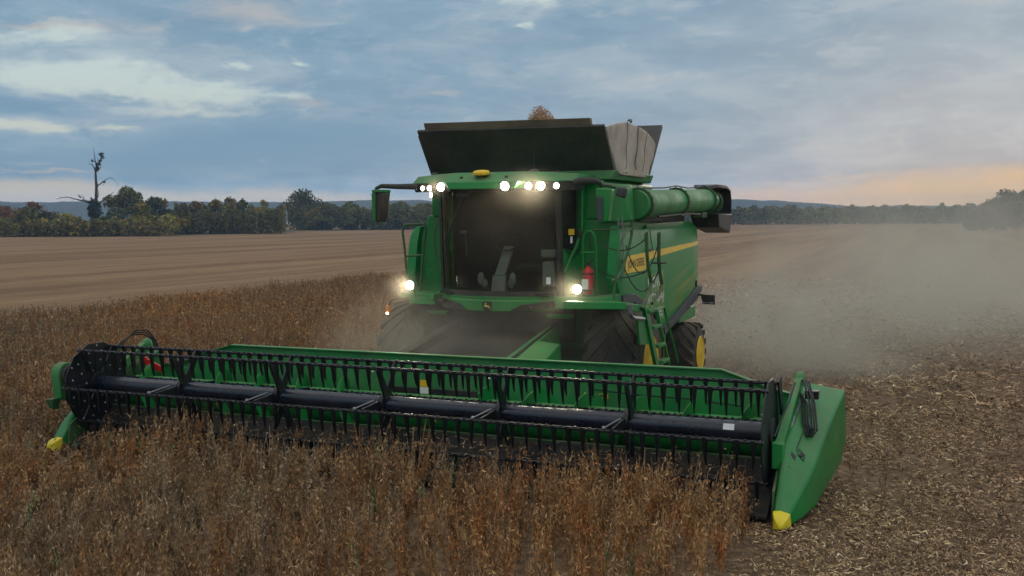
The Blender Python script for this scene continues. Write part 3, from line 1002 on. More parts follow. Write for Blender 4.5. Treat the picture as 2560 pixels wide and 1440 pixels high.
VS, CS = [], []
for dens, d0, d1, L, w, sd_ in ((1150, 6.5, 12.0, 0.068, 0.0074, 1), (620, 12.0, 18.0, 0.080, 0.0090, 2), (230, 18.0, 30.0, 0.12, 0.013, 3), (90, 30.0, 64.0, 0.20, 0.022, 4)):
    x, y = scatter(dens, d0, d1, -0.35, 0.62, 80 + sd_)
    k = ~crop_inside(x, y) & ~((np.abs(x) < 5.4) & (y > -0.6) & (y < 1.4))
    k &= ((x > 4.6) | (y > 1.4)) & (x > -5.0)
    dens_map = 0.70 + 0.42 * np.sin(x * 1.7 + 0.6 * np.sin(y * 0.9)) * np.sin(y * 1.1 + 1.5 * np.sin(x * 0.6)) + 0.25 * np.sin(x * 4.3 + y * 2.1)
    k &= rng.random(len(x)) < dens_map
    if sd_ == 4:        # thins out into the plain ground further off
        k &= rng.random(len(x)) < np.clip(1.0 - (np.hypot(x - CAMLOC.x, y - CAMLOC.y) - 28.0) / 34.0, 0, 1)
    V, C = straw(x[k], y[k], L, w, sd_)
    xx, yy = V[:, 0, 0], V[:, 0, 1]
    tone = 0.92 + 0.22 * np.sin(xx * 2.3 + 1.2 * np.sin(yy * 1.4)) * np.sin(yy * 1.9 + np.sin(xx * 1.1)) + 0.16 * np.sin(xx * 0.7 + 0.5) * np.sin(yy * 0.45)
    C = C * np.stack([tone, tone * (0.98 + 0.05 * np.sin(xx * 1.3)), tone], 1)
    VS.append(V)
    CS.append(C)
# cut stalks lying on the header table
n = 1500
x = rng.uniform(-5.05, 5.05, n)
y = rng.uniform(-0.42, 0.27, n)
V, C = straw(x, y, 0.11, 0.006, 77)
zt = np.interp(y, (-0.5, -0.35, 0.22, 0.30), (0.095, 0.165, 0.475, 0.55))
V[:, :, 2] += np.concatenate([zt, zt])[:, None]
VS.append(V)
CS.append(C * 0.8)
# short cut stems left standing in their rows
x, y = scatter(26, 6.5, 24.0, -0.35, 0.62, 91)
x = np.round(x / 0.45) * 0.45 + rng.normal(0, 0.03, len(x))
k = ~crop_inside(x, y) & ((x > 4.9) | (y > 1.4)) & (x > -5.0) & ~((np.abs(x) < 5.4) & (y > -0.6) & (y < 1.4))
x, y = x[k], y[k]
n = len(x)
hh = rng.uniform(0.03, 0.11, (n, 1))
b0 = np.stack([x, y, np.zeros(n)], 1)
b1 = b0 + np.concatenate([rng.normal(0, .03, (n, 2)), hh], 1)
sv_ = unit(np.stack([rng.normal(size=n), rng.normal(size=n), np.zeros(n)], 1)) * .005
VS.append(np.stack([b0 - sv_, b0 + sv_, b1 + sv_, b1 - sv_], 1))
CS.append(np.array((.20, .13, .075)) * (0.6 + .7 * rng.random((n, 1))))
tag(quad_mesh('crop_residue', np.concatenate(VS), np.concatenate(CS), 'straw'), 'chopped straw and pods strewn over the cut ground on the right', 'straw', kind='stuff')


# ================================================================== GRAIN HEADER
def shift(root, loc):
    loc = Vector(loc)
    root.location = loc
    for ch in root.children:
        ch.location = ch.location - loc


HD = empty('grain_header')
tag(HD, 'wide green grain header with black reel, cutting the brown crop', 'header')
RL, RZ, RR = 5.1, 0.95, 0.6145            # reel half length, axle height, bar radius
# back sheet, its top edge lower at both ends
ys, yb = 1.21, 1.20
prof = [(-5.2, 1.02), (-4.55, 1.16), (-3.47, 1.475), (0.0, 1.48), (4.30, 1.49), (4.95, 1.28), (5.2, 1.22)]
b = B()
rings = [[(x, ys, 0.34), (x, ys - 0.02, 0.62), (x, ys, z - 0.03), (x, ys - 0.05, z - 0.015), (x, ys - 0.05, z), (x, ys + 0.05, z), (x, ys + 0.05, 0.34)] for x, z in prof]
b.loft(rings)
bs = b.build('back_sheet', 'green_dusty', HD, smooth=25)
for x in (-2.9, -2.0, -1.45, .9, 1.05, 2.7, 3.6):
    for z in (1.36, 1.27):
        b = B()
        b.ball((x, ys - 0.035, z + 0.02 * math.sin(x * 7)), 0.011, seg=6)
        b.build('bolt', 'bolt', bs)
# lower trough, feed-opening shade plate and table floor
b = B()
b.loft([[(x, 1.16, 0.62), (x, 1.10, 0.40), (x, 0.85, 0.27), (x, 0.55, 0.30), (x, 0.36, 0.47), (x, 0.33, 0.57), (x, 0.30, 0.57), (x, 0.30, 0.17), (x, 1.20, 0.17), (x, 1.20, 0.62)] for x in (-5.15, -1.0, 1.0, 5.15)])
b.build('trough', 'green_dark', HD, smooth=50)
b = B()
b.loft([[(x, 0.297, 0.545), (x, 0.22, 0.47), (x, -0.35, 0.16), (x, -0.50, 0.09), (x, -0.50, 0.06), (x, 0.297, 0.15)] for x in (-5.15, 0.0, 5.15)])
b.build('table', 'darksteel', HD, smooth=30)
b = B()
x = -5.1
while x < 5.1:
    b.loft([[(x - .018, -0.46, 0.065), (x + .018, -0.46, 0.065), (x + .018, -0.46, 0.10), (x - .018, -0.46, 0.10)], [(x - .004, -0.62, 0.075), (x + .004, -0.62, 0.075), (x + .004, -0.62, 0.085), (x - .004, -0.62, 0.085)]])
    x += 0.0762 * 1.2
b.build('cutter_bar', 'darksteel', HD)
# black plate painting the shade of the feed opening amid the back sheet
b = B()
b.box((0.35, 1.165, 0.78), (1.75, 0.03, 0.42))
b.build('feed_opening_shade', 'black', HD, bevel=0.01)
# feed auger with flights, left and right handed
b = B()
b.cyl((-5.05, 0.80, 0.72), (5.05, 0.80, 0.72), 0.24, 28)
fa = b.build('feed_auger', 'green', HD)


def flight(x0, x1, hand, r0=0.235, r1=0.425, pitch=0.72):
    b = B()
    n = int(abs(x1 - x0) / pitch * 28)
    rows = []
    for i in range(n + 1):
        t = i / n
        x = x0 + (x1 - x0) * t
        a = hand * 2 * PI * abs(x1 - x0) / pitch * t
        c, s = math.cos(a), math.sin(a)
        rows.append([(x, 0.80 + c * r0, 0.72 + s * r0), (x, 0.80 + c * r1, 0.72 + s * r1), (x + .008, 0.80 + c * r1, 0.72 + s * r1), (x + .008, 0.80 + c * r0, 0.72 + s * r0)])
    b.loft(rows)
    return b.build('flight', 'green', fa, smooth=60)


flight(-4.95, -0.45, 1)
flight(4.95, 1.1, 1)
# reel tube
b = B()
b.cyl((-5.02, 0, RZ), (5.02, 0, RZ), 0.115, 36)
rtb = b.build('reel_tube', 'tube', HD)
b = B()
b.box((4.64, -0.103, RZ + 0.055), (0.13, 0.004, 0.075), Matrix.Rotation(math.radians(-28), 3, 'X'))
b.build('sticker', 'white', rtb)
for x in (-4.1, -2.35, -0.9, 1.2, 2.6, 3.35):
    b = B()
    b.box((x, -0.04, RZ + 0.110), (0.012, 0.05, 0.004), Matrix.Rotation(math.radians(20), 3, 'X'))
    b.build('weld_mark', 'grey', rtb)
# spiders: six arms on hub plates at five places
ANG = [180, 120, 60, 0, -60, -120]


def bar_pos(k):
    a = math.radians(ANG[k])
    return RR * math.cos(a), RZ + RR * math.sin(a)


def arm_mesh(x, k, w0=0.075, w1=0.042):
    y1, z1 = bar_pos(k)
    d = Vector((0, y1, z1 - RZ)).normalized()
    n = Vector((0, -d.z, d.y))
    p0 = Vector((x, 0, RZ)) + d * 0.10
    p1 = Vector((x, y1, z1))
    b = B()
    t = Vector((0.014, 0, 0))
    b.hexa([p0 - n * w0 - t, p0 + n * w0 - t, p0 + n * w0 + t, p0 - n * w0 + t, p1 - n * w1 - t, p1 + n * w1 - t, p1 + n * w1 + t, p1 - n * w1 + t])
    return b


spider_x = [-RL + (i + 1) * (2 * RL) / 6 for i in range(5)]
for x in spider_x:
    b = B()
    b.lathe((x - .03, 0, RZ), (1, 0, 0), [(0, .118), (0, .175), (.06, .175), (.06, .118)], 24)
    for a in range(6):
        aa = math.radians(a * 60 + 30)
        b.ball((x - .04, .155 * math.cos(aa), RZ + .155 * math.sin(aa)), .016, seg=6)
    sp = b.build('spider', 'reel', HD, smooth=35)
    for k in range(6):
        arm_mesh(x + (0.05 if k % 2 else -0.02), k).build('arm', 'reel', sp, bevel=0.004)
    # bright control link from the front bar back to the spider
    y1, z1 = bar_pos(0)
    b = B()
    b.tube([(x - 0.13, y1 - .01, z1 + .035), (x - 0.02, -0.30, RZ + 0.10)], 0.010, 6)
    b.ball((x - 0.13, y1, z1 + .035), 0.026, seg=8)
    b.build('link', 'grey', sp)
    for k in (1, 2, 4, 5):
        b = B()
        yy, zz = bar_pos(k)
        b.ball((x - .05, yy * 0.9, RZ + (zz - RZ) * 0.9), .017, seg=6)
        b.build('bolt', 'bolt', sp)


def tine_mesh(sy=0.0):
    """One plastic finger hanging from its bar clamp, hooked a little backwards at the tip."""
    b = B()
    b.box((0, 0, -0.012), (0.052, 0.056, 0.068))
    rings = []
    for z, w, th, y in ((-0.03, .023, .024, 0.0), (-0.12, .0185, .019, .006), (-0.21, .013, .015, .012), (-0.29, .008, .010, .028), (-0.325, .003, .004, .044)):
        rings.append([(-w, y - th, z), (w, y - th, z), (w, y + th, z), (-w, y + th, z)])
    b.loft(rings)
    return b


tm = tine_mesh().build('tine', 'tine', None, bevel=0.0)
tine_me = tm.data
bpy.data.objects.remove(tm)
NT_ = 56
tx = [-RL + 0.09 + (2 * RL - 0.18) * i / (NT_ - 1) for i in range(NT_)]
extra = B()
indiv = 0
for k in range(6):
    y1, z1 = bar_pos(k)
    b = B()
    b.tube([(-RL - .06, y1, z1), (RL + .03, y1, z1)], 0.022, 12)
    for x in tx:
        b.box((x - 0.09, y1 - .004, z1 + 0.020), (0.03, 0.03, 0.020))
    bar = b.build('reel_bar', 'reel', HD, smooth=40)
    for i, x in enumerate(tx):
        if k in (0, 1) and 3 <= i < 53:
            o = bpy.data.objects.new('tine', tine_me)
            COL.objects.link(o)
            o.parent = bar
            o.location = (x, y1, z1)
            o.rotation_euler = (random.uniform(-.06, .06), random.uniform(-.03, .03), random.uniform(-.15, .15))
        else:
            R = Matrix.Translation((x, y1, z1)) @ Matrix.Rotation(random.uniform(-.06, .06), 4, 'X')
            v0 = len(extra.bm.verts)
            extra.bm.from_mesh(tine_me)
            extra.bm.verts.ensure_lookup_table()
            bmesh.ops.transform(extra.bm, matrix=R, verts=extra.bm.verts[v0:])
tag(extra.build('tine', 'tine', HD, smooth=0), kind='stuff')
# reel end plates (hexagonal discs with bolts)
for sx in (-1, 1):
    X = sx * 5.09
    b = B()
    R6 = RR * 1.04
    pts = [(X, R6 * math.cos(math.radians(a)), RZ + R6 * math.sin(math.radians(a))) for a in (195, 165, 135, 105, 75, 45, 15, -15, -45, -75, -105, -135)]
    b.prism(pts, (0.02 * sx, 0, 0))
    b.lathe((X - 0.05, 0, RZ), (1, 0, 0), [(0, 0.0), (0, .17), (.1, .17), (.1, 0.0)][1:3] + [(.1, .12)], 24)
    ep = b.build('reel_end_plate', 'reel', HD, bevel=0.004)
    b = B()
    for rr_, nn in ((0.22, 6), (0.36, 10), (0.50, 12), (0.58, 12)):
        for i in range(nn):
            a = 2 * PI * i / nn + rr_ * 9
            b.ball((X - sx * 0.004, rr_ * math.cos(a), RZ + rr_ * math.sin(a)), 0.014, seg=6)
    b.build('bolt', 'bolt', ep)
    b = B()
    # stiffening ribs of the plate
    for a in range(0, 360, 60):
        d = Vector((0, math.cos(math.radians(a)), math.sin(math.radians(a))))
        b.tube([Vector((X - sx * .012, 0, RZ)) + d * .15, Vector((X - sx * .012, 0, RZ)) + d * RR], 0.016, 6)
    b.build('rib', 'reel', ep)


# end dividers: wedge shaped shields running forward to a yellow point
def divider(sx):
    st = [  # y, inner top, ridge, outer low, floor z
        (1.62, (5.36, 1.31), (5.80, 1.24), (5.83, .62), .30),
        (1.20, (5.34, 1.20), (5.75, 1.10), (5.78, .57), .22),
        (0.80, (5.33, 1.06), (5.69, .93), (5.73, .38), .16),
        (0.00, (5.29, .83), (5.58, .52), (5.62, .12), .08),
        (-0.35, (5.28, .50), (5.50, .35), (5.53, .08), .05),
        (-0.60, (5.315, .19), (5.41, .165), (5.425, .05), .03)]
    rings = []
    for y, it, rg_, ol, fz in st:
        ib = 5.24
        rings.append([(sx * ib, y, fz), (sx * ib, y, it[1] - .03), (sx * it[0], y, it[1]), (sx * rg_[0], y, rg_[1]), (sx * ol[0], y, ol[1]), (sx * (ol[0] - .06), y, fz)])
    b = B()
    b.loft(rings)
    dv = b.build('end_divider', 'green_clean', HD, bevel=0.03, smooth=24)
    b = B()
    y, it, rg_, ol, fz = st[-1]
    r0 = [(sx * (5.24 - .01), y + .02, fz - .02), (sx * (5.24 - .01), y + .02, it[1] + .003), (sx * it[0], y + .02, it[1] + .014), (sx * (rg_[0] + .010), y + .02, rg_[1] + .012), (sx * (ol[0] + .008), y + .02, ol[1]), (sx * (ol[0] - .05), y + .02, fz - .02)]
    cx_, cz_ = sx * 5.33, 0.10
    cx_, cz_ = sx * 5.335, 0.075
    tips = [r0]
    for dy_, k_ in ((.05, .92), (.10, .76), (.145, .50), (.17, .2)):
        tips.append([((p[0] - cx_) * k_ + cx_, y - dy_, (p[2] - cz_) * k_ + cz_ - dy_ * .1) for p in r0])
    b.loft(tips)
    b.build('divider_tip', 'tip_yellow', dv, bevel=0.006, smooth=50)
    # seam, latches and slot on the sloping top
    def top(u, y):
        ys_ = [s[0] for s in st][::-1]
        ix = np.interp(y, ys_, [s[1][0] for s in st][::-1]), np.interp(y, ys_, [s[1][1] for s in st][::-1])
        rx = np.interp(y, ys_, [s[2][0] for s in st][::-1]), np.interp(y, ys_, [s[2][1] for s in st][::-1])
        return Vector((sx * (ix[0] + (rx[0] - ix[0]) * u), y, ix[1] + (rx[1] - ix[1]) * u + .004))
    b = B()
    for ya, yb_ in ((1.0, .55), (.55, .12), (.12, -.12)):
        b.tube([top(.34, ya), top(.34, yb_)], .006, 4)
    for yc in (.62, .12):
        b.tube([top(.40, yc), top(.62, yc), top(.66, yc - .1), top(.42, yc - .1), top(.40, yc)], .006, 4)
        cc = top(.52, yc - .05)
        b.lathe(cc - Vector((0, 0, .004)), (0, -.3, 1), [(0, .034), (.012, .034)], 14)
    b.hexa([top(.22, -.02), top(.40, -.02), top(.40, -.2), top(.22, -.2)] + [q + Vector((0, 0, .006)) for q in (top(.22, -.02), top(.40, -.02), top(.40, -.2), top(.22, -.2))])
    b.build('latch', 'black', dv)
    # dark steel inside wall of the header end
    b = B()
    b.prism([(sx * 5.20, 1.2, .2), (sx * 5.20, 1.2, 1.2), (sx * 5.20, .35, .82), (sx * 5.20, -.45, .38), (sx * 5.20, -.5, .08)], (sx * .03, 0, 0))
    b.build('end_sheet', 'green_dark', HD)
    # reel support arm
    b = B()
    pa, pb = Vector((sx * 5.27, 1.25, 1.36)), Vector((sx * 5.21, -.02, .80))
    d = (pb - pa).normalized()
    n = Vector((0, -d.z, d.y)).normalized()
    t = Vector((sx * .05, 0, 0))
    rg2 = []
    for f, w in ((0, .085), (.35, .075), (.75, .06), (1.0, .05)):
        c_ = pa + (pb - pa) * f
        rg2.append([c_ - n * w - t, c_ + n * w - t, c_ + n * w + t, c_ - n * w + t])
    b.loft(rg2)
    b.ball(pa + Vector((0, .05, .02)), .12, .6, 1, 1, 12)
    arm = b.build('reel_support_arm', 'green_dusty', HD, bevel=0.012)
    b = B()
    b.box(pb + Vector((0, -.06, -.09)), (.13, .16, .30))
    b.build('bracket', 'green', arm, bevel=0.01)
    b = B()
    b.tube([pa + Vector((sx * .03, -.25, -.22)), pb + Vector((sx * .03, .30, -.03))], .028, 10)
    b.tube([pa + Vector((sx * .03, -.65, -.32)), pb + Vector((sx * .03, .10, -.12))], .015, 8)
    b.ball(pb + Vector((sx * .07, .28, -.02)), .045, seg=8)
    b.build('lift_cylinder', 'grey', arm)
    return dv


divider(1)
divider(-1)
# reel drive guard and fittings on the left end
b = B()
pts = []
for a in range(90, 271, 15):
    pts.append((-5.43, -.28 + .17 * math.cos(math.radians(a)), 1.22 + .17 * math.sin(math.radians(a)) if a < 180 else 0))
pts = [(-5.55, -.12, .72), (-5.55, -.42, .72), (-5.55, -.46, 1.08)] + [(-5.55, -.29 + .17 * math.cos(math.radians(a)), 1.12 + .17 * math.sin(math.radians(a))) for a in range(180, -1, -20)]
b.prism(pts, (0.16, 0, 0))
b.build('drive_guard', 'green_dusty', HD, bevel=0.015)
b = B()
b.cyl((-5.40, -.27, 1.10), (-5.33, -.27, 1.10), .15, 20)
b.box((-5.32, -.25, .95), (.08, .22, .5))
b.build('drive_sprocket', 'black', HD, bevel=0.006)
b = B()
b.hexa([(-5.50, -.56, .62), (-5.42, -.56, .60), (-5.42, -.45, .60), (-5.50, -.45, .62), (-5.54, -.60, .76), (-5.40, -.60, .77), (-5.40, -.42, .77), (-5.54, -.42, .76)])
b.build('step_bracket', 'green_dark', HD, bevel=0.008)
b = B()
b.box((-4.86, .95, 1.12), (.42, .03, .10), Matrix.Rotation(math.radians(22), 3, 'Y'))
b.box((-5.02, .94, 1.19), (.14, .035, .13), Matrix.Rotation(math.radians(40), 3, 'Y'))
b.build('safety_lever', 'red', HD, bevel=0.005)
b = B()
b.box((-4.60, 1.15, 1.16), (.16, .06, .12))
b.box((-4.35, 1.13, 1.20), (.35, .03, .03), Matrix.Rotation(math.radians(-10), 3, 'Y'))
b.build('valve_block', 'grey', HD, bevel=0.006)
b = B()
for s_ in (-.02, .015, .05):
    b.tube([(-5.25 + s_, .55, 1.32), (-5.22 + s_, .68, 1.50), (-5.16 + s_, .85, 1.62 + s_), (-5.06 + s_, 1.02, 1.62 + s_), (-4.98 + s_, 1.12, 1.50), (-4.94 + s_, 1.16, 1.32)], .013, 7)
b.build('hose', 'hose', HD)
b = B()
for s_, q in ((0, 1.0), (.03, 1.25), (.06, .85)):
    b.tube([(5.30 + s_, 1.22, 1.40), (5.36 + s_, 1.0, 1.42), (5.46 + s_, .72, 1.22 * q ** .1), (5.52 + s_, .50, .92), (5.47 + s_, .45, .84), (5.40 + s_, .60, .98), (5.36 + s_, .85, 1.16), (5.32, 1.0, 1.26)], .012, 7)
b.tube([(5.24, 1.1, 1.38), (5.22, .7, 1.20), (5.17, .3, 1.02), (5.15, 0, .9)], .012, 7)
b.box((5.46, 1.0, 1.26), (.16, .14, .10))
b.build('hose', 'hose', HD)
b = B()
b.prism([(5.13, .58, 1.05), (5.13, .30, 1.50), (5.13, .52, 1.56), (5.13, .72, 1.10)], (.025, 0, 0))
b.build('reel_stop_plate', 'reel', HD, bevel=0.004)
b = B()
b.box((-.02, 1.145, 1.06), (.13, .004, .10))
st = b.build('warning_sticker', 'yellow', HD)
b = B()
b.box((-.02, 1.144, .955), (.145, .004, .095))
b.build('sticker', 'white', HD)
text('lettering', 'ROSCH', 'tip_yellow', HD, (2.42, 1.178, 1.00), (1, 0, 0), (0, 0, 1), 0.10, .34)
b = B()
b.tube([(2.55, 1.12, 1.13), (3.1, 1.10, 1.10), (3.9, 1.12, 1.08), (4.6, 1.12, 1.03)], .010, 6)
b.build('cable', 'hose', HD)
shift(HD, (0, 0.6, 0.0))

# ================================================================== COMBINE HARVESTER
CH = empty('combine_harvester')
tag(CH, 'large green combine harvester with lit lamps and open grain tank', 'combine harvester')
XS = 1.95
# core body behind the cab
b = B()
b.hexa([(-1.80, 4.62, 2.06), (1.80, 4.62, 2.06), (1.80, 9.9, 1.95), (-1.80, 9.9, 1.95), (-1.72, 4.62, 3.42), (1.86, 4.62, 3.42), (1.80, 10.2, 3.28), (-1.75, 10.2, 3.28)])
b.hexa([(-1.20, 4.75, 1.15), (1.20, 4.75, 1.15), (1.20, 9.8, 1.10), (-1.20, 9.8, 1.10), (-1.20, 4.75, 2.055), (1.20, 4.75, 2.055), (1.20, 9.8, 1.945), (-1.20, 9.8, 1.945)])
body = b.build('body', 'green', CH, bevel=0.03)
b = B()
b.hexa([(-1.62, 4.66, 3.40), (1.62, 4.66, 3.40), (1.62, 7.9, 3.40), (-1.62, 7.9, 3.40), (-1.60, 4.66, 4.10), (1.60, 4.66, 4.10), (1.60, 7.9, 4.10), (-1.60, 7.9, 4.10)])
tank = b.build('grain_tank', 'green', CH, bevel=0.05)
b = B()
b.hexa([(1.55, 4.50, 3.36), (2.10, 4.54, 3.38), (2.06, 5.02, 3.40), (1.55, 5.02, 3.40), (1.55, 4.50, 4.02), (2.04, 4.56, 3.99), (2.02, 4.98, 4.02), (1.55, 5.02, 4.04)])
b.build('tank_corner', 'green_dusty', tank, bevel=0.04)
b = B()
b.hexa([(-1.66, 4.72, 4.10), (1.72, 4.72, 4.10), (1.72, 7.3, 4.10), (-1.66, 7.3, 4.10), (-1.72, 4.78, 4.26), (1.78, 4.78, 4.26), (1.78, 7.3, 4.26), (-1.72, 7.3, 4.26)])
b.build('tank_collar', 'green_dusty', tank, bevel=0.02)


def slab(p, thick):
    a, b_, c, d = [Vector(q) for q in p]
    n = (b_ - a).cross(d - a).normalized() * thick
    B_ = B()
    B_.hexa([a, b_, c, d, a + n, b_ + n, c + n, d + n])
    return B_


fp = slab([(-1.70, 4.92, 4.14), (1.74, 4.92, 4.12), (1.735, 4.26, 4.965), (-1.735, 4.26, 4.995)], -0.06).build('extension_panel', 'panel', tank, bevel=0.015)
b = B()
b.hexa([(-1.58, 4.30, 4.97), (1.50, 4.30, 4.95), (1.50, 4.40, 4.95), (-1.58, 4.40, 4.97), (-1.58, 4.22, 5.13), (1.50, 4.22, 5.10), (1.50, 4.34, 5.10), (-1.58, 4.34, 5.13)])
b.build('top_lip', 'lip', fp, bevel=0.01)
slab([(1.74, 7.05, 4.12), (-1.72, 7.05, 4.12), (-1.74, 7.98, 5.24), (1.78, 7.98, 5.22)], -0.08).build('extension_panel', 'panel', tank, bevel=0.015)
slab([(-1.72, 7.0, 4.14), (-1.72, 4.95, 4.14), (-1.85, 4.6, 4.95), (-1.85, 7.5, 5.05)], 0.05).build('extension_panel', 'panel', tank, bevel=0.015)
# canvas side on the right, folded and seamed
b = B()
cols = [((1.74, 4.94, 4.20), (1.735, 4.33, 4.97)), ((1.78, 5.12, 4.18), (1.77, 4.85, 5.05)), ((1.80, 5.34, 4.18), (1.80, 5.36, 5.13)), ((1.77, 5.52, 4.18), (1.79, 5.62, 5.11)), ((1.81, 5.74, 4.18), (1.82, 5.98, 5.10)),
        ((1.78, 5.98, 4.18), (1.80, 6.30, 5.09)), ((1.81, 6.28, 4.18), (1.81, 6.66, 5.05)), ((1.77, 6.62, 4.18), (1.80, 7.06, 4.97)), ((1.74, 7.02, 4.20), (1.77, 7.55, 4.86))]
rows = []
for lo, hi in cols:
    lo, hi = Vector(lo), Vector(hi)
    r_ = []
    for t in np.linspace(0, 1, 9):
        p_ = lo.lerp(hi, t)
        p_.x += 0.018 * math.sin(t * 7 + lo.y * 5) * (1 - abs(2 * t - 1)) + (0.03 if t < 0.2 else 0.0) * math.sin(lo.y * 9)
        r_.append(p_)
    rows.append(r_)
b.loft(rows, caps=False, closed=False)
cv = b.build('tank_canvas', 'canvas', tank, smooth=80)
so_ = cv.modifiers.new('thick', 'SOLIDIFY')
so_.thickness = 0.02
ss_ = cv.modifiers.new('soft', 'SUBSURF')
ss_.levels = ss_.render_levels = 1
b = B()
for i in (2, 4, 6):
    b.tube([q + Vector((.014, 0, 0)) for q in rows[i][1:9]], 0.006, 5)
b.tube([q + Vector((.014, .05, 0)) for q in rows[4][1:9]], 0.006, 5)
b.build('seam', 'lip', cv)
# spike of folded canvas frame on top
b = B()
b.tube([(1.86, 5.28, 5.13), (1.86, 5.45, 5.15), (1.80, 5.62, 5.13)], .02, 6)
b.build('canvas_bow', 'panel', tank)

# side panels, right one in view
SIDE = [(4.40, 2.16), (4.24, 2.45), (4.34, 3.0), (4.46, 3.31), (5.65, 3.34), (5.80, 3.32), (6.02, 3.23), (6.25, 3.24), (6.50, 3.33), (10.30, 3.37), (10.42, 3.30), (10.46, 2.9), (10.46, 1.92), (10.10, 1.78), (8.11, 1.46), (7.45, 1.34), (6.75, 1.42), (6.25, 1.60), (5.72, 2.02), (5.08, 2.14)]


TOPC = [(4.24, 2.46), (4.34, 3.0), (4.46, 3.31), (5.65, 3.34), (5.80, 3.32), (6.02, 3.23), (6.25, 3.24), (6.50, 3.33), (10.30, 3.37), (10.42, 3.30), (10.46, 2.9)]
BOTC = [(4.24, 2.44), (4.40, 2.16), (5.08, 2.14), (5.72, 2.02), (6.25, 1.60), (6.75, 1.42), (7.45, 1.34), (8.11, 1.46), (10.10, 1.78), (10.42, 1.92), (10.46, 2.0)]


def bulge(y, z):
    q = min(1.0, max(0.0, (z - 1.15) / 2.3))
    e = min(1.0, max(0.0, (10.46 - y) / 0.5)) * min(1.0, max(0.0, (y - 4.2) / 0.25))
    return XS - 0.03 + 0.075 * math.sin(PI * q) ** 0.8 * (0.4 + 0.6 * e) - (max(0.0, z - 3.22) * 0.9)


def side_panel(sx):
    ys_ = sorted(set([4.24, 4.28, 4.34, 4.40, 4.46, 4.7] + [5.08 + .21 * i for i in range(24)] + [5.65, 5.8, 6.02, 6.25, 6.5, 10.1, 10.30, 10.36, 10.42, 10.46]))
    ys_ = [y for y in ys_ if y <= 10.46]
    b = B()
    rows = []
    for y in ys_:
        zt = np.interp(y, [p[0] for p in TOPC], [p[1] for p in TOPC])
        zb = np.interp(y, [p[0] for p in BOTC], [p[1] for p in BOTC])
        zs = [zb + (zt - zb) * f for f in (0, .06, .2, .4, .6, .8, .92, .96, 1.0)]
        rows.append([(sx * (XS - .16), y, zb)] + [(sx * bulge(y, z), y, z) for z in zs] + [(sx * (XS - .16), y, zt)])
    b.loft(rows)
    return b.build('side_panel', 'side', CH, smooth=32)


spn = side_panel(1)
side_panel(-1)


def side_x(z, y=7.5):
    return bulge(y, z)


def on_side(o, eps):
    for v in o.data.vertices:
        v.co.x = bulge(v.co.y, v.co.z) + eps
    return o


def sheet(top, bot, name, mat, parent, eps=0.005):
    """Thin decal that follows the panel between an upper and a lower edge."""
    y0, y1 = top[0][0], top[-1][0]
    b = B()
    rows = []
    for f in np.linspace(0, 1, 40):
        ya, yb_ = top[0][0] + (top[-1][0] - top[0][0]) * f, bot[0][0] + (bot[-1][0] - bot[0][0]) * f
        za = np.interp(ya, [p[0] for p in top], [p[1] for p in top])
        zb = np.interp(yb_, [p[0] for p in bot], [p[1] for p in bot])
        rows.append([(0, ya + (yb_ - ya) * k, za + (zb - za) * k) for k in np.linspace(0, 1, 5)])
    b.loft(rows, caps=False, closed=False)
    return on_side(b.build(name, mat, parent, smooth=60), eps)


sheet([(4.72, 2.80), (6.10, 2.83), (10.44, 2.93)], [(4.60, 2.51), (5.90, 2.51), (6.28, 2.70), (10.44, 2.85)], 'yellow_stripe', 'yellow', spn, .006)
on_side(text('lettering', 'JOHN DEERE', 'black_ink', spn, (2, 4.80, 2.585), (0, 1, 0.02), (0, 0, 1), 0.20, 1.05, 0.0), .011)
# grey shroud along the lower rear edge and round the wheel arch
b = B()
b.loft([[(XS - .1, y, z), (XS + .09, y, z), (XS + .09, y, z + h), (XS - .1, y, z + h)] for y, z, h in ((7.2, 1.20, .14), (8.1, 1.34, .16), (9.2, 1.52, .22), (10.1, 1.68, .26), (10.48, 1.84, .12))])
b.build('shroud', 'shroud', spn, bevel=0.01)
b = B()
b.loft([[(XS - .15, y, z), (XS + .07, y, z), (XS + .07, y, z + h), (XS - .15, y, z + h)] for y, z, h in ((4.45, 1.98, .17), (5.15, 1.98, .16), (5.62, 1.86, .16), (6.1, 1.56, .14), (6.4, 1.36, .14))])
b.build('wheel_arch', 'shroud', spn, bevel=0.01)
# big sticker with white words on pale green leaves
sheet([(6.02, 2.40), (7.28, 2.46)], [(6.02, 1.84), (6.35, 1.62), (6.85, 1.48), (7.36, 1.52)], 'sticker', 'pale', spn, .005)
for t_, z_, y_, w_ in (('MOVE', 2.16, 6.06, .95), ('KOMBAJ', 1.88, 6.06, 1.15), ('VEDEL', 1.58, 6.42, .85)):
    on_side(text('lettering', t_, 'white', spn, (2, y_, z_), (0, 1, 0), (0, 0, 1), 0.28 if t_ == 'MOVE' else .25, w_, 0.0), .010)
b = B()
b.tube([(side_x(z_) + .002, y_, z_) for y_, z_ in ((6.38, 3.22), (6.42, 3.0), (6.45, 2.9), (6.48, 2.74))], .006, 4)
b.build('panel_seam', 'black', spn)
b = B()
b.box((XS + .06, 6.2, 2.86), (.03, .45, .03))
b.build('panel_handle', 'black', spn, bevel=0.005)
# rear lower bodywork seen under the side panel
b = B()
b.box((1.62, 9.3, 1.42), (.75, 1.5, .26))
b.box((1.50, 8.0, 1.15), (.5, .9, .40))
b.cyl((1.75, 8.9, 1.32), (1.75, 10.0, 1.50), .12, 12)
b.build('rear_axle_guard', 'green', CH, bevel=0.02)
b = B()
b.box((0, 10.6, 1.6), (2.6, 1.0, 1.3))
b.build('straw_chopper', 'green_dark', CH, bevel=0.04)
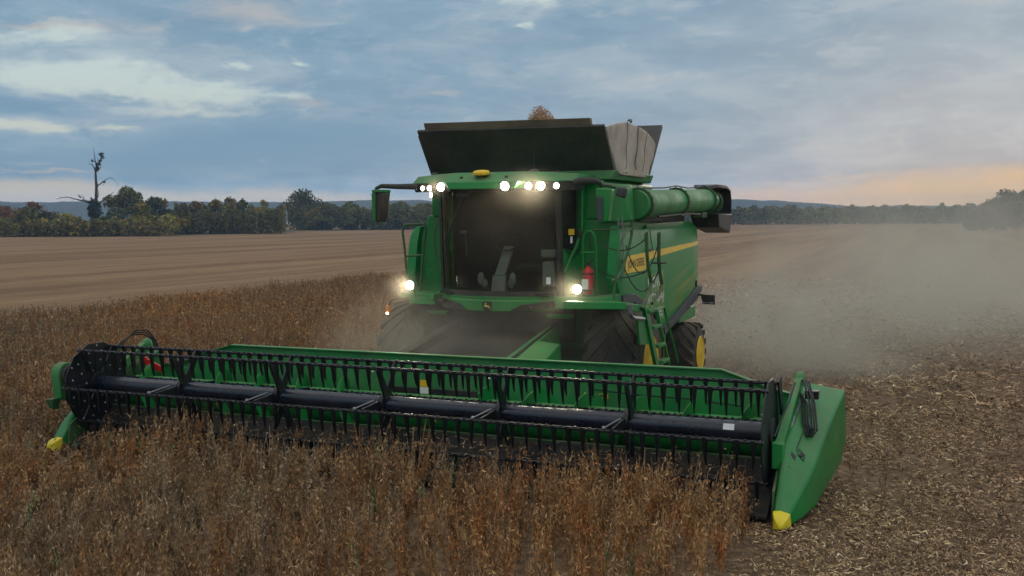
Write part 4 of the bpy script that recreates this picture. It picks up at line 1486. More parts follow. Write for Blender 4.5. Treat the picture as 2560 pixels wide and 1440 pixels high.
# engine deck between tank and rear
b = B()
b.box((0.9, 9.0, 3.42), (1.7, 2.0, .16))
b.cyl((1.25, 8.2, 3.45), (1.25, 8.2, 3.72), .22, 16)
b.box((1.55, 6.9, 3.42), (.5, 2.2, .12))
b.build('engine_deck', 'black', CH, bevel=0.02)

# unloading auger along the top right edge
b = B()
b.cyl((2.05, 5.00, 3.675), (2.05, 10.65, 3.82), .245, 32)
ua = b.build('unloading_auger', 'green_dusty', CH, smooth=50)
for y in (5.22, 7.98, 10.62):
    b = B()
    z = 3.69 + (y - 5.55) * .0255
    b.lathe((2.05, y, z), (0, 1, .0255), [(-.05, .246), (-.05, .285), (-.01, .285), (-.01, .262), (.01, .262), (.01, .285), (.05, .285), (.05, .246)], 32)
    for k in range(16):
        a = 2 * PI * k / 16
        b.ball((2.05 + .288 * math.cos(a), y - .03, z + .288 * math.sin(a)), .017, seg=6)
    b.build('flange', 'green_dark', ua)
b = B()
b.tube([(2.05, 5.65, 3.97), (2.04, 7.1, 4.01), (2.05, 8.0, 4.07), (2.05, 9.0, 4.05), (2.05, 9.8, 4.08), (2.08, 10.3, 4.14), (2.08, 10.9, 4.10)], .014, 6)
b.tube([(2.2, 6.0, 3.47), (2.2, 8.0, 3.52), (2.18, 9.6, 3.52)], .02, 6)
b.build('hose', 'hose', ua)
b = B()
b.lathe((2.05, 10.66, 3.82), (0, 1, .03), [(0, .25), (.30, .24), (.75, .20)], 24)
b.build('auger_end', 'green', ua)
# rubber spout: hood over the end, open mouth pointing down
b = B()
hood = [(10.55, 4.10), (10.75, 4.13), (11.6, 4.14), (11.95, 4.06), (12.05, 3.80), (12.08, 3.30), (12.0, 3.12), (11.1, 3.16), (10.75, 3.24), (10.62, 3.50)]
hole = [(10.80, 4.03), (11.5, 4.03), (11.78, 3.95), (11.82, 3.60), (11.55, 3.42), (11.0, 3.44), (10.85, 3.62)]
rim = B()
pts = [(10.55, 4.09), (10.75, 4.14), (11.55, 4.14), (11.9, 4.08), (12.02, 3.85), (12.03, 3.45), (11.98, 3.2)]
rings = []
for (y, z), w in zip(pts, (.10, .28, .33, .34, .34, .33, .30)):
    rings.append([(2.05 - w, y, z - .05), (2.05 + w, y, z - .05), (2.05 + w * .95, y + .03, z + .03), (2.05 - w * .95, y + .03, z + .03)])
rim.loft(rings)
rim.hexa([(1.78, 10.75, 3.22), (2.36, 10.75, 3.22), (2.36, 12.0, 3.08), (1.78, 12.0, 3.08), (1.74, 10.55, 3.55), (2.38, 10.55, 3.52), (2.40, 12.05, 3.52), (1.74, 12.05, 3.55)])
rim.build('spout_boot', 'black', ua, bevel=0.03)
b = B()
b.lathe((2.05, 11.25, 3.78), (0, 1, 0), [(0, .26), (.05, .29), (.1, .26)], 24)
b.box((2.05, 10.2, 3.50), (.2, .5, .12))
b.build('spout_frame', 'green_dark', ua)

# ---------------- cab
WZ0, WZ1 = 2.20, 3.95


def front(x, z):
    # plan curve of the bowed windscreen; leans forward a little towards the top
    return 3.44 + 0.50 * (abs(x) / 1.07) ** 2.2 - 0.10 * (z - WZ0) / (WZ1 - WZ0)


cab = B()
# floor, rear wall, roof liner, corner posts
cab.hexa([(-1.07, 3.95, 2.06), (1.07, 3.95, 2.06), (1.22, 5.0, 2.06), (-1.22, 5.0, 2.06), (-1.07, 3.95, 2.18), (1.07, 3.95, 2.18), (1.22, 5.0, 2.18), (-1.22, 5.0, 2.18)])
for sx in (-1, 1):
    cab.hexa([(sx * 1.16, 4.52, 2.1), (sx * 1.28, 4.52, 2.1), (sx * 1.28, 4.66, 2.1), (sx * 1.16, 4.66, 2.1), (sx * 1.16, 4.52, 3.98), (sx * 1.28, 4.52, 3.98), (sx * 1.28, 4.66, 3.98), (sx * 1.16, 4.66, 3.98)])
cabo = cab.build('cab', 'green', CH, bevel=0.015)
b = B()
b.box((0, 4.60, 3.05), (2.3, .05, 1.75))
b.box((0, 4.1, 2.20), (2.0, .9, .03))
b.build('rear_wall', 'seat', cabo)
b = B()
rows = []
for x in np.linspace(-1.07, 1.07, 25):
    rows.append([(x, front(x, z), z) for z in np.linspace(WZ0, WZ1, 6)])
b.loft(rows, caps=False, closed=False)
b.build('windscreen', 'glass', cabo, smooth=80)
for sx in (-1, 1):
    b = B()
    # dark front posts between windscreen and doors
    ring0 = [(sx * 1.04, front(1.04, WZ0) - .015, WZ0 - .03), (sx * 1.12, front(1.07, WZ0) + .0, WZ0 - .03), (sx * 1.13, front(1.07, WZ0) + .09, WZ0 - .03), (sx * 1.05, front(1.04, WZ0) + .06, WZ0 - .03)]
    ring1 = [(sx * 1.04, front(1.04, WZ1) - .015, WZ1 + .05), (sx * 1.10, front(1.07, WZ1) + .0, WZ1 + .05), (sx * 1.11, front(1.07, WZ1) + .09, WZ1 + .05), (sx * 1.05, front(1.04, WZ1) + .06, WZ1 + .05)]
    b.loft([ring0, ring1])
    b.build('front_post', 'black', cabo, bevel=0.008)
b = B()
rows = [[(x, front(x, WZ0) - .012, WZ0 - .03), (x, front(x, WZ0) - .012, WZ0 + .05), (x, front(x, WZ0) + .04, WZ0 + .05), (x, front(x, WZ0) + .04, WZ0 - .03)] for x in np.linspace(-1.07, 1.07, 21)]
b.loft(rows)
b.build('windscreen_sill', 'black', cabo)
for sx in (-1, 1):
    b = B()
    b.loft([[(sx * 1.11, 3.98, 2.95), (sx * 1.12, 3.94, 3.4), (sx * 1.10, 3.90, 3.97)], [(sx * 1.20, 4.25, 2.75), (sx * 1.21, 4.22, 3.4), (sx * 1.19, 4.2, 3.97)], [(sx * 1.25, 4.54, 2.9), (sx * 1.25, 4.54, 3.4), (sx * 1.24, 4.54, 3.97)]], caps=False, closed=False)
    dg = b.build('door_glass', 'door_glass', cabo, smooth=80)
    b = B()
    b.hexa([(sx * 1.09, 3.96, 2.08), (sx * 1.24, 4.54, 2.08), (sx * 1.20, 4.54, 2.08), (sx * 1.05, 3.98, 2.08), (sx * 1.10, 3.95, 2.96), (sx * 1.25, 4.54, 2.86), (sx * 1.21, 4.54, 2.86), (sx * 1.06, 3.98, 2.96)])
    b.build('door_panel', 'green', cabo, bevel=0.01)
    b = B()
    b.tube([(sx * 1.14, 3.99, 2.55), (sx * 1.19, 4.14, 2.78), (sx * 1.24, 4.32, 3.0), (sx * 1.27, 4.45, 3.25)], .026, 8)
    b.build('door_rail', 'green_clean', cabo)
    if sx > 0:
        b = B()
        b.box((1.215, 4.12, 3.22), (.008, .15, .10), Matrix.Rotation(math.radians(-20), 3, 'Z'))
        b.build('sticker', 'yellow', dg)
        b = B()
        b.box((1.215, 4.12, 3.09), (.008, .05, .11), Matrix.Rotation(math.radians(-20), 3, 'Z'))
        b.build('sticker', 'white', dg)
        b = B()
        b.box((1.27, 4.40, 3.18), (.05, .10, .13))
        b.build('door_handle', 'black', dg, bevel=0.01)
b = B()
b.box((.93, front(.93, 2.45) - .01, 2.42), (.075, .004, .115), Matrix.Rotation(math.radians(38), 3, 'Z'))
b.build('sticker', 'white', cabo)
# wiper, parked upright on the left
b = B()
b.tube([(-.20, front(.2, 3.9) - .03, 3.90), (-.45, front(.45, 3.8) - .04, 3.78), (-.92, front(.92, 3.1) - .04, 3.05)], .012, 6)
b.tube([(-.45, front(.45, 3.6) - .035, 3.72), (-.86, front(.86, 3.1) - .035, 3.12)], .008, 6)
b.box((-.42, front(.42, 3.8) - .02, 3.84), (.26, .05, .05))
b.build('wiper', 'black', cabo)
b = B()
b.tube([(1.06, front(1.05, 3.5) - .05, 3.40), (1.09, front(1.06, 3.0) - .05, 2.95), (1.10, front(1.06, 2.6) - .05, 2.62)], .018, 6)
b.box((1.09, front(1.06, 2.7) - .05, 2.66), (.06, .06, .16))
b.build('washer_arm', 'black', cabo)
# inside the cab
b = B()
b.hexa([(-.06, 3.66, 2.2), (.20, 3.66, 2.2), (.18, 3.86, 2.2), (-.04, 3.86, 2.2), (-.05, 3.72, 2.50), (.19, 3.72, 2.50), (.18, 3.84, 2.50), (-.04, 3.84, 2.50)])
b.hexa([(-.02, 3.72, 2.50), (.18, 3.72, 2.50), (.17, 3.82, 2.50), (-.01, 3.82, 2.50), (.05, 3.98, 2.98), (.22, 3.98, 2.98), (.22, 4.06, 2.98), (.05, 4.06, 2.98)])
sc = b.build('steering_column', 'trim', cabo, bevel=0.015)
b = B()
ring = []
for k in range(25):
    a = 2 * PI * k / 24
    ring.append((.14 + .22 * math.cos(a), 4.0 + .16 * math.sin(a), 3.03 + .12 * math.sin(a)))
b.tube(ring, .018, 7, caps=False)
b.build('steering_wheel', 'black', sc)
for x in (-.26, .32):
    b = B()
    b.ball((x, 3.72, 2.44), .10, .6, .5, 1.15, 10)
    b.ball((x + (.06 if x < 0 else -.04), 3.74, 2.36), .08, .7, .5, 1.0, 10)
    b.build('pedal', 'trim', cabo)
b = B()
b.box((.50, 4.25, 2.60), (.56, .5, .16))
b.box((.50, 4.50, 3.02), (.56, .12, .80))
b.box((.50, 4.48, 3.5), (.30, .10, .2))
b.build('seat', 'seat', cabo, bevel=0.05)
b = B()
b.box((.90, 4.10, 2.52), (.22, .5, .42))
b.box((.88, 3.98, 2.86), (.30, .10, .14))
b.build('armrest_console', 'trim', cabo, bevel=0.03)
b = B()
b.box((-.72, 4.05, 3.22), (.12, .05, .05))
b.tube([(-.70, 4.05, 3.2), (-.72, 4.15, 2.8)], .015, 6)
b.build('monitor', 'grey', cabo, bevel=0.01)

# ---------------- roof
b = B()
# roof slab (plan outline) with a nose that drops at the middle
low = [(-1.50, 3.62), (-.92, 3.42), (-.62, 3.12), (.66, 3.12), (.95, 3.42), (1.50, 3.62), (1.46, 5.05), (-1.46, 5.05)]
hi = [(-1.44, 3.72), (-.92, 3.56), (-.66, 3.48), (.70, 3.48), (.95, 3.56), (1.46, 3.72), (1.40, 5.0), (-1.40, 5.0)]
zl = [4.04, 4.05, 4.04, 4.04, 4.05, 4.04, 4.04, 4.04]
zh = [4.17, 4.20, 4.21, 4.21, 4.20, 4.17, 4.18, 4.18]
b.loft([[(x, y, z) for (x, y), z in zip(low, zl)], [(x, y, z) for (x, y), z in zip(hi, zh)]])
roof = b.build('cab_roof', 'green_dusty', CH, bevel=0.02, smooth=25)
b = B()
b.hexa([(-.55, 3.10, 3.925), (.60, 3.10, 3.925), (.64, 3.50, 3.95), (-.60, 3.50, 3.95), (-.63, 3.115, 4.045), (.67, 3.115, 4.045), (.70, 3.5, 4.05), (-.66, 3.5, 4.05)])
b.build('visor', 'green', roof, bevel=0.012)
b = B()
for x in (-.40, .02, .40):
    b.lathe((x, 3.28, 4.115), (0, -.45, 1), [(0, .028), (.02, .028)], 10)
b.build('roof_plug', 'black', roof)
b = B()
b.hexa([(-1.46, 3.66, 3.90), (-.66, 3.40, 3.90), (-.66, 4.2, 3.92), (-1.40, 4.2, 3.92), (-1.48, 3.62, 4.05), (-.66, 3.36, 4.05), (-.66, 4.2, 4.05), (-1.44, 4.2, 4.05)])
b.hexa([(.70, 3.40, 3.90), (1.46, 3.66, 3.90), (1.40, 4.2, 3.92), (.70, 4.2, 3.92), (.70, 3.36, 4.05), (1.48, 3.62, 4.05), (1.44, 4.2, 4.05), (.70, 4.2, 4.05)])
b.hexa([(-.66, 3.5, 3.93), (.70, 3.5, 3.93), (.70, 4.9, 3.93), (-.66, 4.9, 3.93), (-.66, 3.5, 4.0), (.70, 3.5, 4.0), (.70, 4.9, 4.0), (-.66, 4.9, 4.0)])
b.build('lamp_housing', 'black', roof, bevel=0.01)
b = B()
b.lathe((-.05, 3.30, 4.155), (0, -.1, 1), [(0, .125), (.015, .14), (.05, .14), (.075, .115), (.085, .05)], 28)
b.build('satellite_receiver', 'yellow', roof, smooth=40)
b = B()
b.lathe((-1.22, 3.95, 4.17), (0, 0, 1), [(0, .05), (.06, .05), (.075, .035)], 14)
b.build('roof_beacon', 'shroud', roof)
b = B()
b.lathe((.66, 3.85, 4.20), (0, 0, 1), [(0, .09), (.05, .07), (.06, .03)], 16)
b.build('antenna_base', 'shroud', roof)
b = B()
b.lathe((1.02, 3.95, 4.19), (0, 0, 1), [(0, .06), (.04, .05)], 14)
b.build('roof_beacon', 'shroud', roof)
b = B()
b.cyl((.66, 3.85, 4.25), (.66, 3.85, 4.60), .006, 6)
b.build('antenna', 'black', roof)


def work_light(x, y, z, r, yaw=0.0, pitch=0.0, watts=0.0, parent=None, lens_only=False, sq=1.0):
    """Round work lamp with a black shell and a lit lens, looking forward (-y)."""
    d = Vector((math.sin(yaw), -math.cos(yaw) * math.cos(pitch), -math.sin(pitch))).normalized()
    b = B()
    b.lathe(Vector((x, y, z)) - d * 0.0, -d, [(0, r * 1.12), (.03, r * 1.15), (.07, r * .9), (.09, r * .5)], 20)
    w_ = b.build('work_light', 'black', parent or CH, smooth=40)
    b = B()
    b.lathe(Vector((x, y, z)) + d * .002, d, [(0, r), (.012, r * .92), (.018, r * .5)], 20)
    b.build('lens', 'lamp', w_, smooth=60)
    if watts:
        ld = bpy.data.lights.new('lamp_light', 'SPOT')
        ld.energy = watts
        ld.color = (1.0, 0.88, 0.66)
        ld.spot_size = math.radians(120)
        ld.spot_blend = 0.8
        ld.shadow_soft_size = r
        lo = bpy.data.objects.new('lamp_light', ld)
        COL.objects.link(lo)
        lo.parent = w_
        lo.location = Vector((x, y, z)) + d * 0.05
        lo.rotation_euler = d.to_track_quat('-Z', 'Y').to_euler()
    return w_


LW = 90.0
work_light(-.84, 3.40, 3.975, .068, watts=LW, parent=roof)
work_light(-1.10, 3.50, 3.965, .045, yaw=-.3, parent=roof)
work_light(-1.27, 3.58, 3.965, .040, yaw=-.5, parent=roof)
work_light(-1.42, 3.66, 3.965, .036, yaw=-.9, parent=roof)
work_light(-1.10, 3.56, 3.85, .045, yaw=-.8, parent=roof)
work_light(.46, 3.07, 3.965, .072, watts=LW, pitch=.2, parent=roof)
work_light(.76, 3.34, 3.97, .056, watts=LW * .6, parent=roof)
work_light(.94, 3.42, 3.97, .070, watts=LW, parent=roof)
work_light(1.17, 3.52, 3.97, .046, parent=roof)

# ---------------- bumper under the windscreen
b = B()
rows = []
for x in np.linspace(-1.09, 1.09, 25):
    f = front(x, WZ0) - .03
    lift = 0.02 * abs(x) ** 2
    rows.append([(x, f + .05, 2.17), (x, f - .01, 2.15), (x, f - .0, 2.11), (x, f - .03, 2.09), (x, f - .02, 1.93 + lift), (x, f + .04, 1.90 + lift), (x, f + .20, 1.90 + lift), (x, f + .20, 2.17)])
b.loft(rows)
bump = b.build('bumper', 'green', cabo, smooth=30)
b = B()
fy = front(0, WZ0) - .066
shield = [(-.075, 2.09), (.075, 2.09), (.085, 2.07), (.078, 1.96), (.04, 1.925), (-.04, 1.925), (-.078, 1.96), (-.085, 2.07)]
b.prism([(x, fy, z - .005) for x, z in shield], (0, .03, 0))
em = b.build('emblem', 'black_ink', bump, bevel=0.004)
# leaping deer outline of the emblem
b = B()
deer = [(-.055, .018), (-.030, .026), (-.030, .048), (-.038, .060), (-.030, .062), (-.024, .075), (-.020, .060), (-.012, .070), (-.014, .052), (-.016, .030), (.010, .028), (.028, .026), (.034, .012), (.058, -.012), (.066, -.030), (.048, -.016), (.020, .004), (-.012, .002), (-.030, .006), (-.050, .006)]
b.prism([(x * 1.05, fy - .004, 2.0 - .008 + z) for x, z in deer], (0, .003, 0))
b.build('emblem_figure', 'tip_yellow', em, smooth=0)
for sx in (-1, 1):
    b = B()
    rows = []
    for x in np.linspace(.40, 1.06, 14):
        zt = np.interp(x, (.40, .56, 1.02, 1.06), (1.945, 2.035, 2.09, 2.02))
        zb = np.interp(x, (.40, .6, .98, 1.06), (1.925, 1.925, 1.965, 2.0))
        f = front(x, WZ0)
        rows.append([(sx * x, f + .02, zb), (sx * x, f - .058 - .012, zb), (sx * x, f - .062 - .012, zt), (sx * x, f + .02, zt)])
    b.loft(rows)
    hl = b.build('headlamp', 'black', bump, bevel=0.004, smooth=0)
    b = B()
    for x, r in ((.70, .030), (.86, .034), (.97, .026)):
        b.lathe((sx * x, front(x, WZ0) - .074, 1.985 + .03 * (x - .6)), (sx * .35, -1, 0), [(0, r), (.012, r * .9), (.016, r * .4)], 14)
    b.build('reflector', 'shroud', hl)

# side platforms with low work lights
for sx in (-1, 1):
    b = B()
    b.hexa([(sx * 1.10, 3.60, 2.06), (sx * 1.95, 4.0, 2.06), (sx * 1.95, 4.7, 2.06), (sx * 1.10, 4.7, 2.06), (sx * 1.10, 3.60, 2.16), (sx * 1.95, 4.0, 2.16), (sx * 1.95, 4.7, 2.16), (sx * 1.10, 4.7, 2.16)])
    pf = b.build('platform', 'green', CH, bevel=0.012)
    b = B()
    b.tube([(sx * 1.50, 3.72, 2.10), (sx * 1.51, 3.66, 2.22)], .02, 8)
    b.box((sx * 1.35, 3.70, 2.04), (.5, .10, .12))
    b.ball((sx * 1.22, 3.62, 2.10), .014, seg=6)
    b.ball((sx * 1.32, 3.63, 2.08), .014, seg=6)
    b.build('lamp_bracket', 'green_dusty', pf, bevel=0.01)
    wl = work_light(sx * 1.515, 3.53, 2.31, .075, watts=LW, parent=pf)
    b = B()
    b.hexa([(sx * .95, 3.75, 1.80), (sx * 1.30, 3.80, 1.80), (sx * 1.30, 4.0, 1.80), (sx * .95, 4.0, 1.80), (sx * .90, 3.72, 1.86), (sx * 1.32, 3.76, 1.86), (sx * 1.32, 4.0, 1.86), (sx * .9, 4.0, 1.86)])
    b.build('step', 'green_dusty', pf, bevel=0.008)
# left handrail
b = B()
b.tube([(-1.70, 3.78, 2.30), (-1.74, 3.8, 2.8), (-1.79, 3.8, 3.22), (-1.76, 3.8, 3.32), (-1.70, 3.8, 3.345), (-1.36, 3.8, 3.36), (-1.33, 3.8, 3.30), (-1.40, 3.8, 2.8), (-1.46, 3.8, 2.2)], .022, 8)
b.tube([(-1.735, 3.8, 2.80), (-1.40, 3.8, 2.82)], .018, 8)
b.tube([(-1.07, 3.86, 3.50), (-1.17, 3.84, 3.30), (-1.20, 3.84, 3.1), (-1.16, 3.84, 2.78), (-1.08, 3.84, 2.74)], .014, 7)
b.build('handrail', 'green_dark', CH)
b = B()
b.prism([(-1.86, 4.45, 2.06), (-1.30, 4.45, 2.06), (-1.28, 4.45, 3.45), (-1.60, 4.45, 3.52), (-1.78, 4.45, 3.10)], (0, .14, 0))
b.box((-1.40, 4.5, 3.75), (.26, .16, .5))
b.build('service_panel', 'green_clean', CH, bevel=0.02)
# amber marker on a bent stalk at the left
b = B()
b.tube([(-1.45, 3.72, 2.10), (-1.62, 3.7, 2.07), (-1.85, 3.7, 2.06), (-1.98, 3.7, 2.02), (-2.03, 3.7, 1.93)], .014, 7)
b.tube([(-1.5, 3.74, 2.08), (-1.7, 3.72, 2.02), (-1.9, 3.72, 2.0)], .006, 5)
mk = b.build('marker_stalk', 'black', CH)
b = B()
b.lathe((-2.05, 3.70, 1.94), (.05, 0, -1), [(0, .03), (.02, .045), (.13, .045), (.16, .02)], 14)
b.build('amber_lamp', 'amber', mk)
b = B()
b.ball((-2.035, 3.655, 1.80), .03, 1, .6, .8, 10)
b.build('lens', 'amber_lit', mk)

# mirrors on curved arms
b = B()
b.tube([(-1.40, 3.62, 4.00), (-1.70, 3.45, 4.00), (-1.93, 3.32, 4.01), (-2.01, 3.3, 3.97), (-2.05, 3.3, 3.86), (-2.07, 3.3, 3.76)], [.055, .045, .038, .034, .028, .022], 10)
mi = b.build('mirror_arm', 'black', CH)
b = B()
b.loft([[(-2.03, 3.24, 3.40), (-1.90, 3.20, 3.40), (-1.85, 3.36, 3.40), (-1.98, 3.40, 3.40)], [(-2.04, 3.22, 3.90), (-1.82, 3.17, 3.90), (-1.78, 3.38, 3.90), (-2.0, 3.42, 3.90)]])
mr = b.build('mirror', 'black', mi, bevel=0.02)
b = B()
b.loft([[(-2.045, 3.22, 3.42), (-1.985, 3.20, 3.40), (-1.985, 3.42, 3.40), (-2.045, 3.42, 3.42)], [(-2.06, 3.20, 3.88), (-1.965, 3.17, 3.92), (-1.965, 3.42, 3.92), (-2.06, 3.42, 3.88)]])
b.box((-1.91, 3.28, 3.92), (.25, .22, .05))
b.build('mirror_shell', 'green_clean', mr, bevel=0.012)
b = B()
b.tube([(1.42, 3.66, 4.02), (1.62, 3.66, 4.05), (1.78, 3.66, 4.04), (1.86, 3.68, 4.0), (1.88, 3.7, 3.94)], [.065, .06, .05, .04, .03], 10)
b.tube([(1.85, 3.68, 3.97), (2.0, 3.7, 3.96), (2.10, 3.72, 3.93)], .02, 8)
mi = b.build('mirror_arm', 'black', CH)
b = B()
b.loft([[(1.84, 3.62, 3.37), (2.0, 3.64, 3.40), (1.99, 3.84, 3.40), (1.86, 3.82, 3.37)], [(1.80, 3.60, 3.93), (2.05, 3.62, 3.91), (2.04, 3.86, 3.91), (1.82, 3.84, 3.93)]])
mr = b.build('mirror', 'green', mi, bevel=0.02)
b = B()
b.prism([(1.815, 3.60, 3.80), (1.92, 3.605, 3.78), (1.925, 3.615, 3.42), (1.845, 3.612, 3.38)], (0, -.02, 0))
b.build('mirror_face', 'shroud', mr, bevel=0.005)
b = B()
b.loft([[(2.10, 3.66, 3.80), (2.25, 3.66, 3.75), (2.27, 3.78, 3.76), (2.12, 3.78, 3.80)], [(2.14, 3.64, 3.95), (2.29, 3.64, 3.93), (2.30, 3.76, 3.93), (2.15, 3.76, 3.95)]])
b.build('wide_mirror', 'shroud', mi, bevel=0.03)

# ladder frame and rails at the right, by the door
b = B()
b.tube([(1.40, 4.18, 2.14), (1.395, 4.18, 3.05), (1.42, 4.18, 3.18), (1.48, 4.18, 3.235), (1.55, 4.18, 3.22), (1.61, 4.18, 3.12), (1.625, 4.18, 2.95), (1.635, 4.18, 2.0)], .022, 8)
b.tube([(1.395, 4.18, 2.875), (1.625, 4.18, 2.875)], .018, 8)
b.build('handrail', 'green_clean', CH)
b = B()
b.tube([(1.44, 4.45, 2.9), (1.44, 4.45, 3.24), (1.87, 4.45, 3.26), (1.89, 4.45, 3.2), (1.90, 4.45, 2.7), (1.84, 4.45, 2.62), (1.90, 4.45, 2.52), (1.88, 4.45, 2.16)], .018, 7)
b.tube([(2.20, 4.31, 3.42), (2.20, 4.30, 3.18), (2.20, 4.12, 2.92), (2.20, 3.75, 2.62), (2.19, 3.55, 2.50), (2.14, 3.36, 2.46)], .024, 8)
b.tube([(2.20, 4.28, 3.26), (2.20, 4.0, 3.24), (2.20, 3.78, 3.12), (2.20, 3.6, 2.98), (2.20, 3.50, 2.8), (2.16, 3.42, 2.2)], .020, 8)
b.build('handrail', 'green_dark', CH)
b = B()
b.hexa([(1.66, 4.10, 2.0), (1.98, 4.14, 2.02), (1.98, 4.6, 2.02), (1.66, 4.6, 2.0), (1.66, 4.10, 2.17), (1.98, 4.14, 2.19), (1.98, 4.6, 2.19), (1.66, 4.6, 2.17)])
b.build('tool_box', 'green_dusty', CH, bevel=0.012)
LX = 2.58
b = B()
b.hexa([(1.45, 3.05, 2.03), (LX - .03, 2.75, 2.08), (LX - .03, 3.62, 1.96), (1.45, 4.60, 1.98), (1.45, 3.05, 2.15), (LX - .03, 2.75, 2.19), (LX - .03, 3.62, 2.08), (1.45, 4.60, 2.10)])
lpf = b.build('ladder_platform', 'green', CH, bevel=0.01)
b = B()
b.tube([(LX + .02, 2.82, 2.15), (LX + .02, 2.83, 2.03), (LX + .02, 2.90, 1.97), (LX + .02, 3.02, 1.93), (LX + .02, 3.60, 1.86)], .035, 8)
b.build('grab_pipe', 'grey', lpf)
# boarding ladder folded down at the side
b = B()
b.loft([[(LX - .03, 3.60, 2.08), (LX - .03, 3.88, 2.02), (LX + .03, 3.88, 2.02), (LX + .03, 3.60, 2.08)], [(LX - .03, 3.95, 1.60), (LX - .03, 4.17, 1.55), (LX + .03, 4.17, 1.55), (LX + .03, 3.95, 1.60)], [(LX - .01, 4.36, .95), (LX - .01, 4.54, .90), (LX + .05, 4.54, .90), (LX + .05, 4.36, .95)]])
b.tube([(LX, 4.46, 1.92), (LX, 5.29, .92)], .04, 6)
b.hexa([(LX - .05, 3.50, 1.46), (LX - .01, 3.50, 1.46), (LX - .01, 4.1, 1.40), (LX - .05, 4.1, 1.40), (LX - .05, 3.35, 1.94), (LX - .01, 3.35, 1.94), (LX - .01, 3.95, 1.88), (LX - .05, 3.95, 1.88)])
lad = b.build('ladder', 'green_clean', CH, bevel=0.006)
for y, z in ((3.90, 1.96), (4.20, 1.67), (4.50, 1.33), (4.78, 1.03)):
    b = B()
    b.box((LX + .01, y + .12, z), (.12, .44, .05))
    b.build('step', 'green_dusty', lad, bevel=0.006)
b = B()
b.tube([(LX, 4.99, 1.93), (LX, 5.10, 1.78), (LX, 6.0, .86)], .022, 8)
b.tube([(LX, 4.35, 1.94), (LX, 4.99, 1.93)], .014, 6)
b.build('handrail', 'green', lad)
for ps in (((3.81, 3.23), (3.83, 2.93), (3.92, 2.67), (4.12, 2.41), (3.99, 2.25), (3.54, 2.03)), ((4.60, 3.21), (4.60, 2.73), (4.66, 2.56), (4.82, 2.34), (4.70, 2.23), (4.17, 2.06))):
    b = B()
    b.tube([(LX, y, z) for y, z in ps], .030, 8)
    b.tube([(LX, ps[0][0], ps[0][1]), (LX, ps[0][0] - .09, ps[0][1] - .03), (LX, ps[0][0] - .09, ps[0][1] - .14), (LX, ps[0][0], ps[0][1] - .17)], .010, 6)
    b.build('handrail', 'green_dark', lad)
b = B()
b.lathe((LX + .01, 4.60, 2.70), (0, 0, 1), [(-.01, .13), (.01, .13), (.015, .05)], 14)
b.build('lantern_hook', 'black', lad)


# chains across the platform
def sag(p0, p1, drop, n=9):
    p0, p1 = Vector(p0), Vector(p1)
    return [p0.lerp(p1, t) - Vector((0, 0, drop * 4 * t * (1 - t))) for t in np.linspace(0, 1, n)]


for p0, p1, d in (((1.64, 4.18, 3.10), (2.58, 3.85, 3.14), .20), ((1.64, 4.18, 2.60), (2.55, 3.85, 2.60), .12), ((2.1, 4.3, 3.0), (2.58, 4.60, 3.05), .50), ((2.0, 4.4, 2.75), (2.58, 4.65, 2.6), .45)):
    b = B()
    ps = sag(p0, p1, d)
    b.tube(ps, .010, 6)
    b.build('chain', 'black', CH)
b = B()
for z0 in (3.35, 3.1, 2.6):
    b.tube([(1.93, 4.40, z0), (1.945, 4.40, z0 - .06), (1.93, 4.40, z0 - .12), (1.915, 4.40, z0 - .06), (1.93, 4.40, z0)], .007, 5)
b.tube([(1.93, 4.42, 3.45), (1.93, 4.42, 2.2)], .012, 6)
b.tube([(2.0, 4.42, 3.5), (2.02, 4.42, 2.9), (1.98, 4.42, 2.3)], .010, 6)
b.build('hose', 'grey', CH)


# ---------------- wheels
def wheel(name, x0, x1, y, z, r, rr_, nl):
    sx = 1 if x1 > 0 else -1
    w = abs(x1 - x0)
    root = B()
    prof = [(0.0, rr_), (.02, rr_ + .05), (.02, r * .80), (.08, r * .93), (w * .25, r * .965), (w * .5, r * .975), (w * .75, r * .965), (w - .08, r * .93), (w - .02, r * .80), (w - .02, rr_ + .05), (w, rr_)]
    prof = [(h, rad) for h, rad in prof]
    root.lathe((x0, y, z), (sx, 0, 0), prof, 56, False)
    t = root.build('wheel', 'tyre', CH, smooth=50)
    # lugs: chevron bars across the tread
    b = B()
    for i in range(nl):
        for half in (0, 1):
            a0 = 2 * PI * (i + .5 * half) / nl
            rows = []
            for k in range(6):
                f = k / 5
                h = w * (.5 + (f * .47 + .02) * (1 if half else -1))
                a = a0 - (f ** 0.8) * 0.55
                da = .085 + .03 * f
                drop = -.028 * f ** 3 * r
                ro, ri = r * (1.0) + drop - .004, r * .93 + drop * 1.6
                ring = []
                for aa, rad in ((a - da, ri), (a - da * .65, ro), (a + da * .65, ro), (a + da, ri)):
                    ring.append((x0 + sx * h, y - math.cos(aa) * rad, z + math.sin(aa) * rad))
                rows.append(ring)
            b.loft(rows)
    b.build('lug', 'tyre', t, smooth=30)
    b = B()
    b.lathe((x1, y, z), (-sx, 0, 0), [(.0, rr_ + .025), (-.015, rr_ + .012), (.015, rr_ - .015), (.03, rr_ * .93), (.06, rr_ * .86), (.05, rr_ * .60), (.02, rr_ * .42), (-.02, rr_ * .22), (-.02, .02)], 40)
    rim_ = b.build('rim', 'yellow', t, smooth=40)
    b = B()
    for k in range(10):
        a = 2 * PI * k / 10
        b.ball((x1 - sx * .02, y + rr_ * .32 * math.cos(a), z + rr_ * .32 * math.sin(a)), .022, seg=6)
    b.build('wheel_nut', 'grey', rim_)
    return t


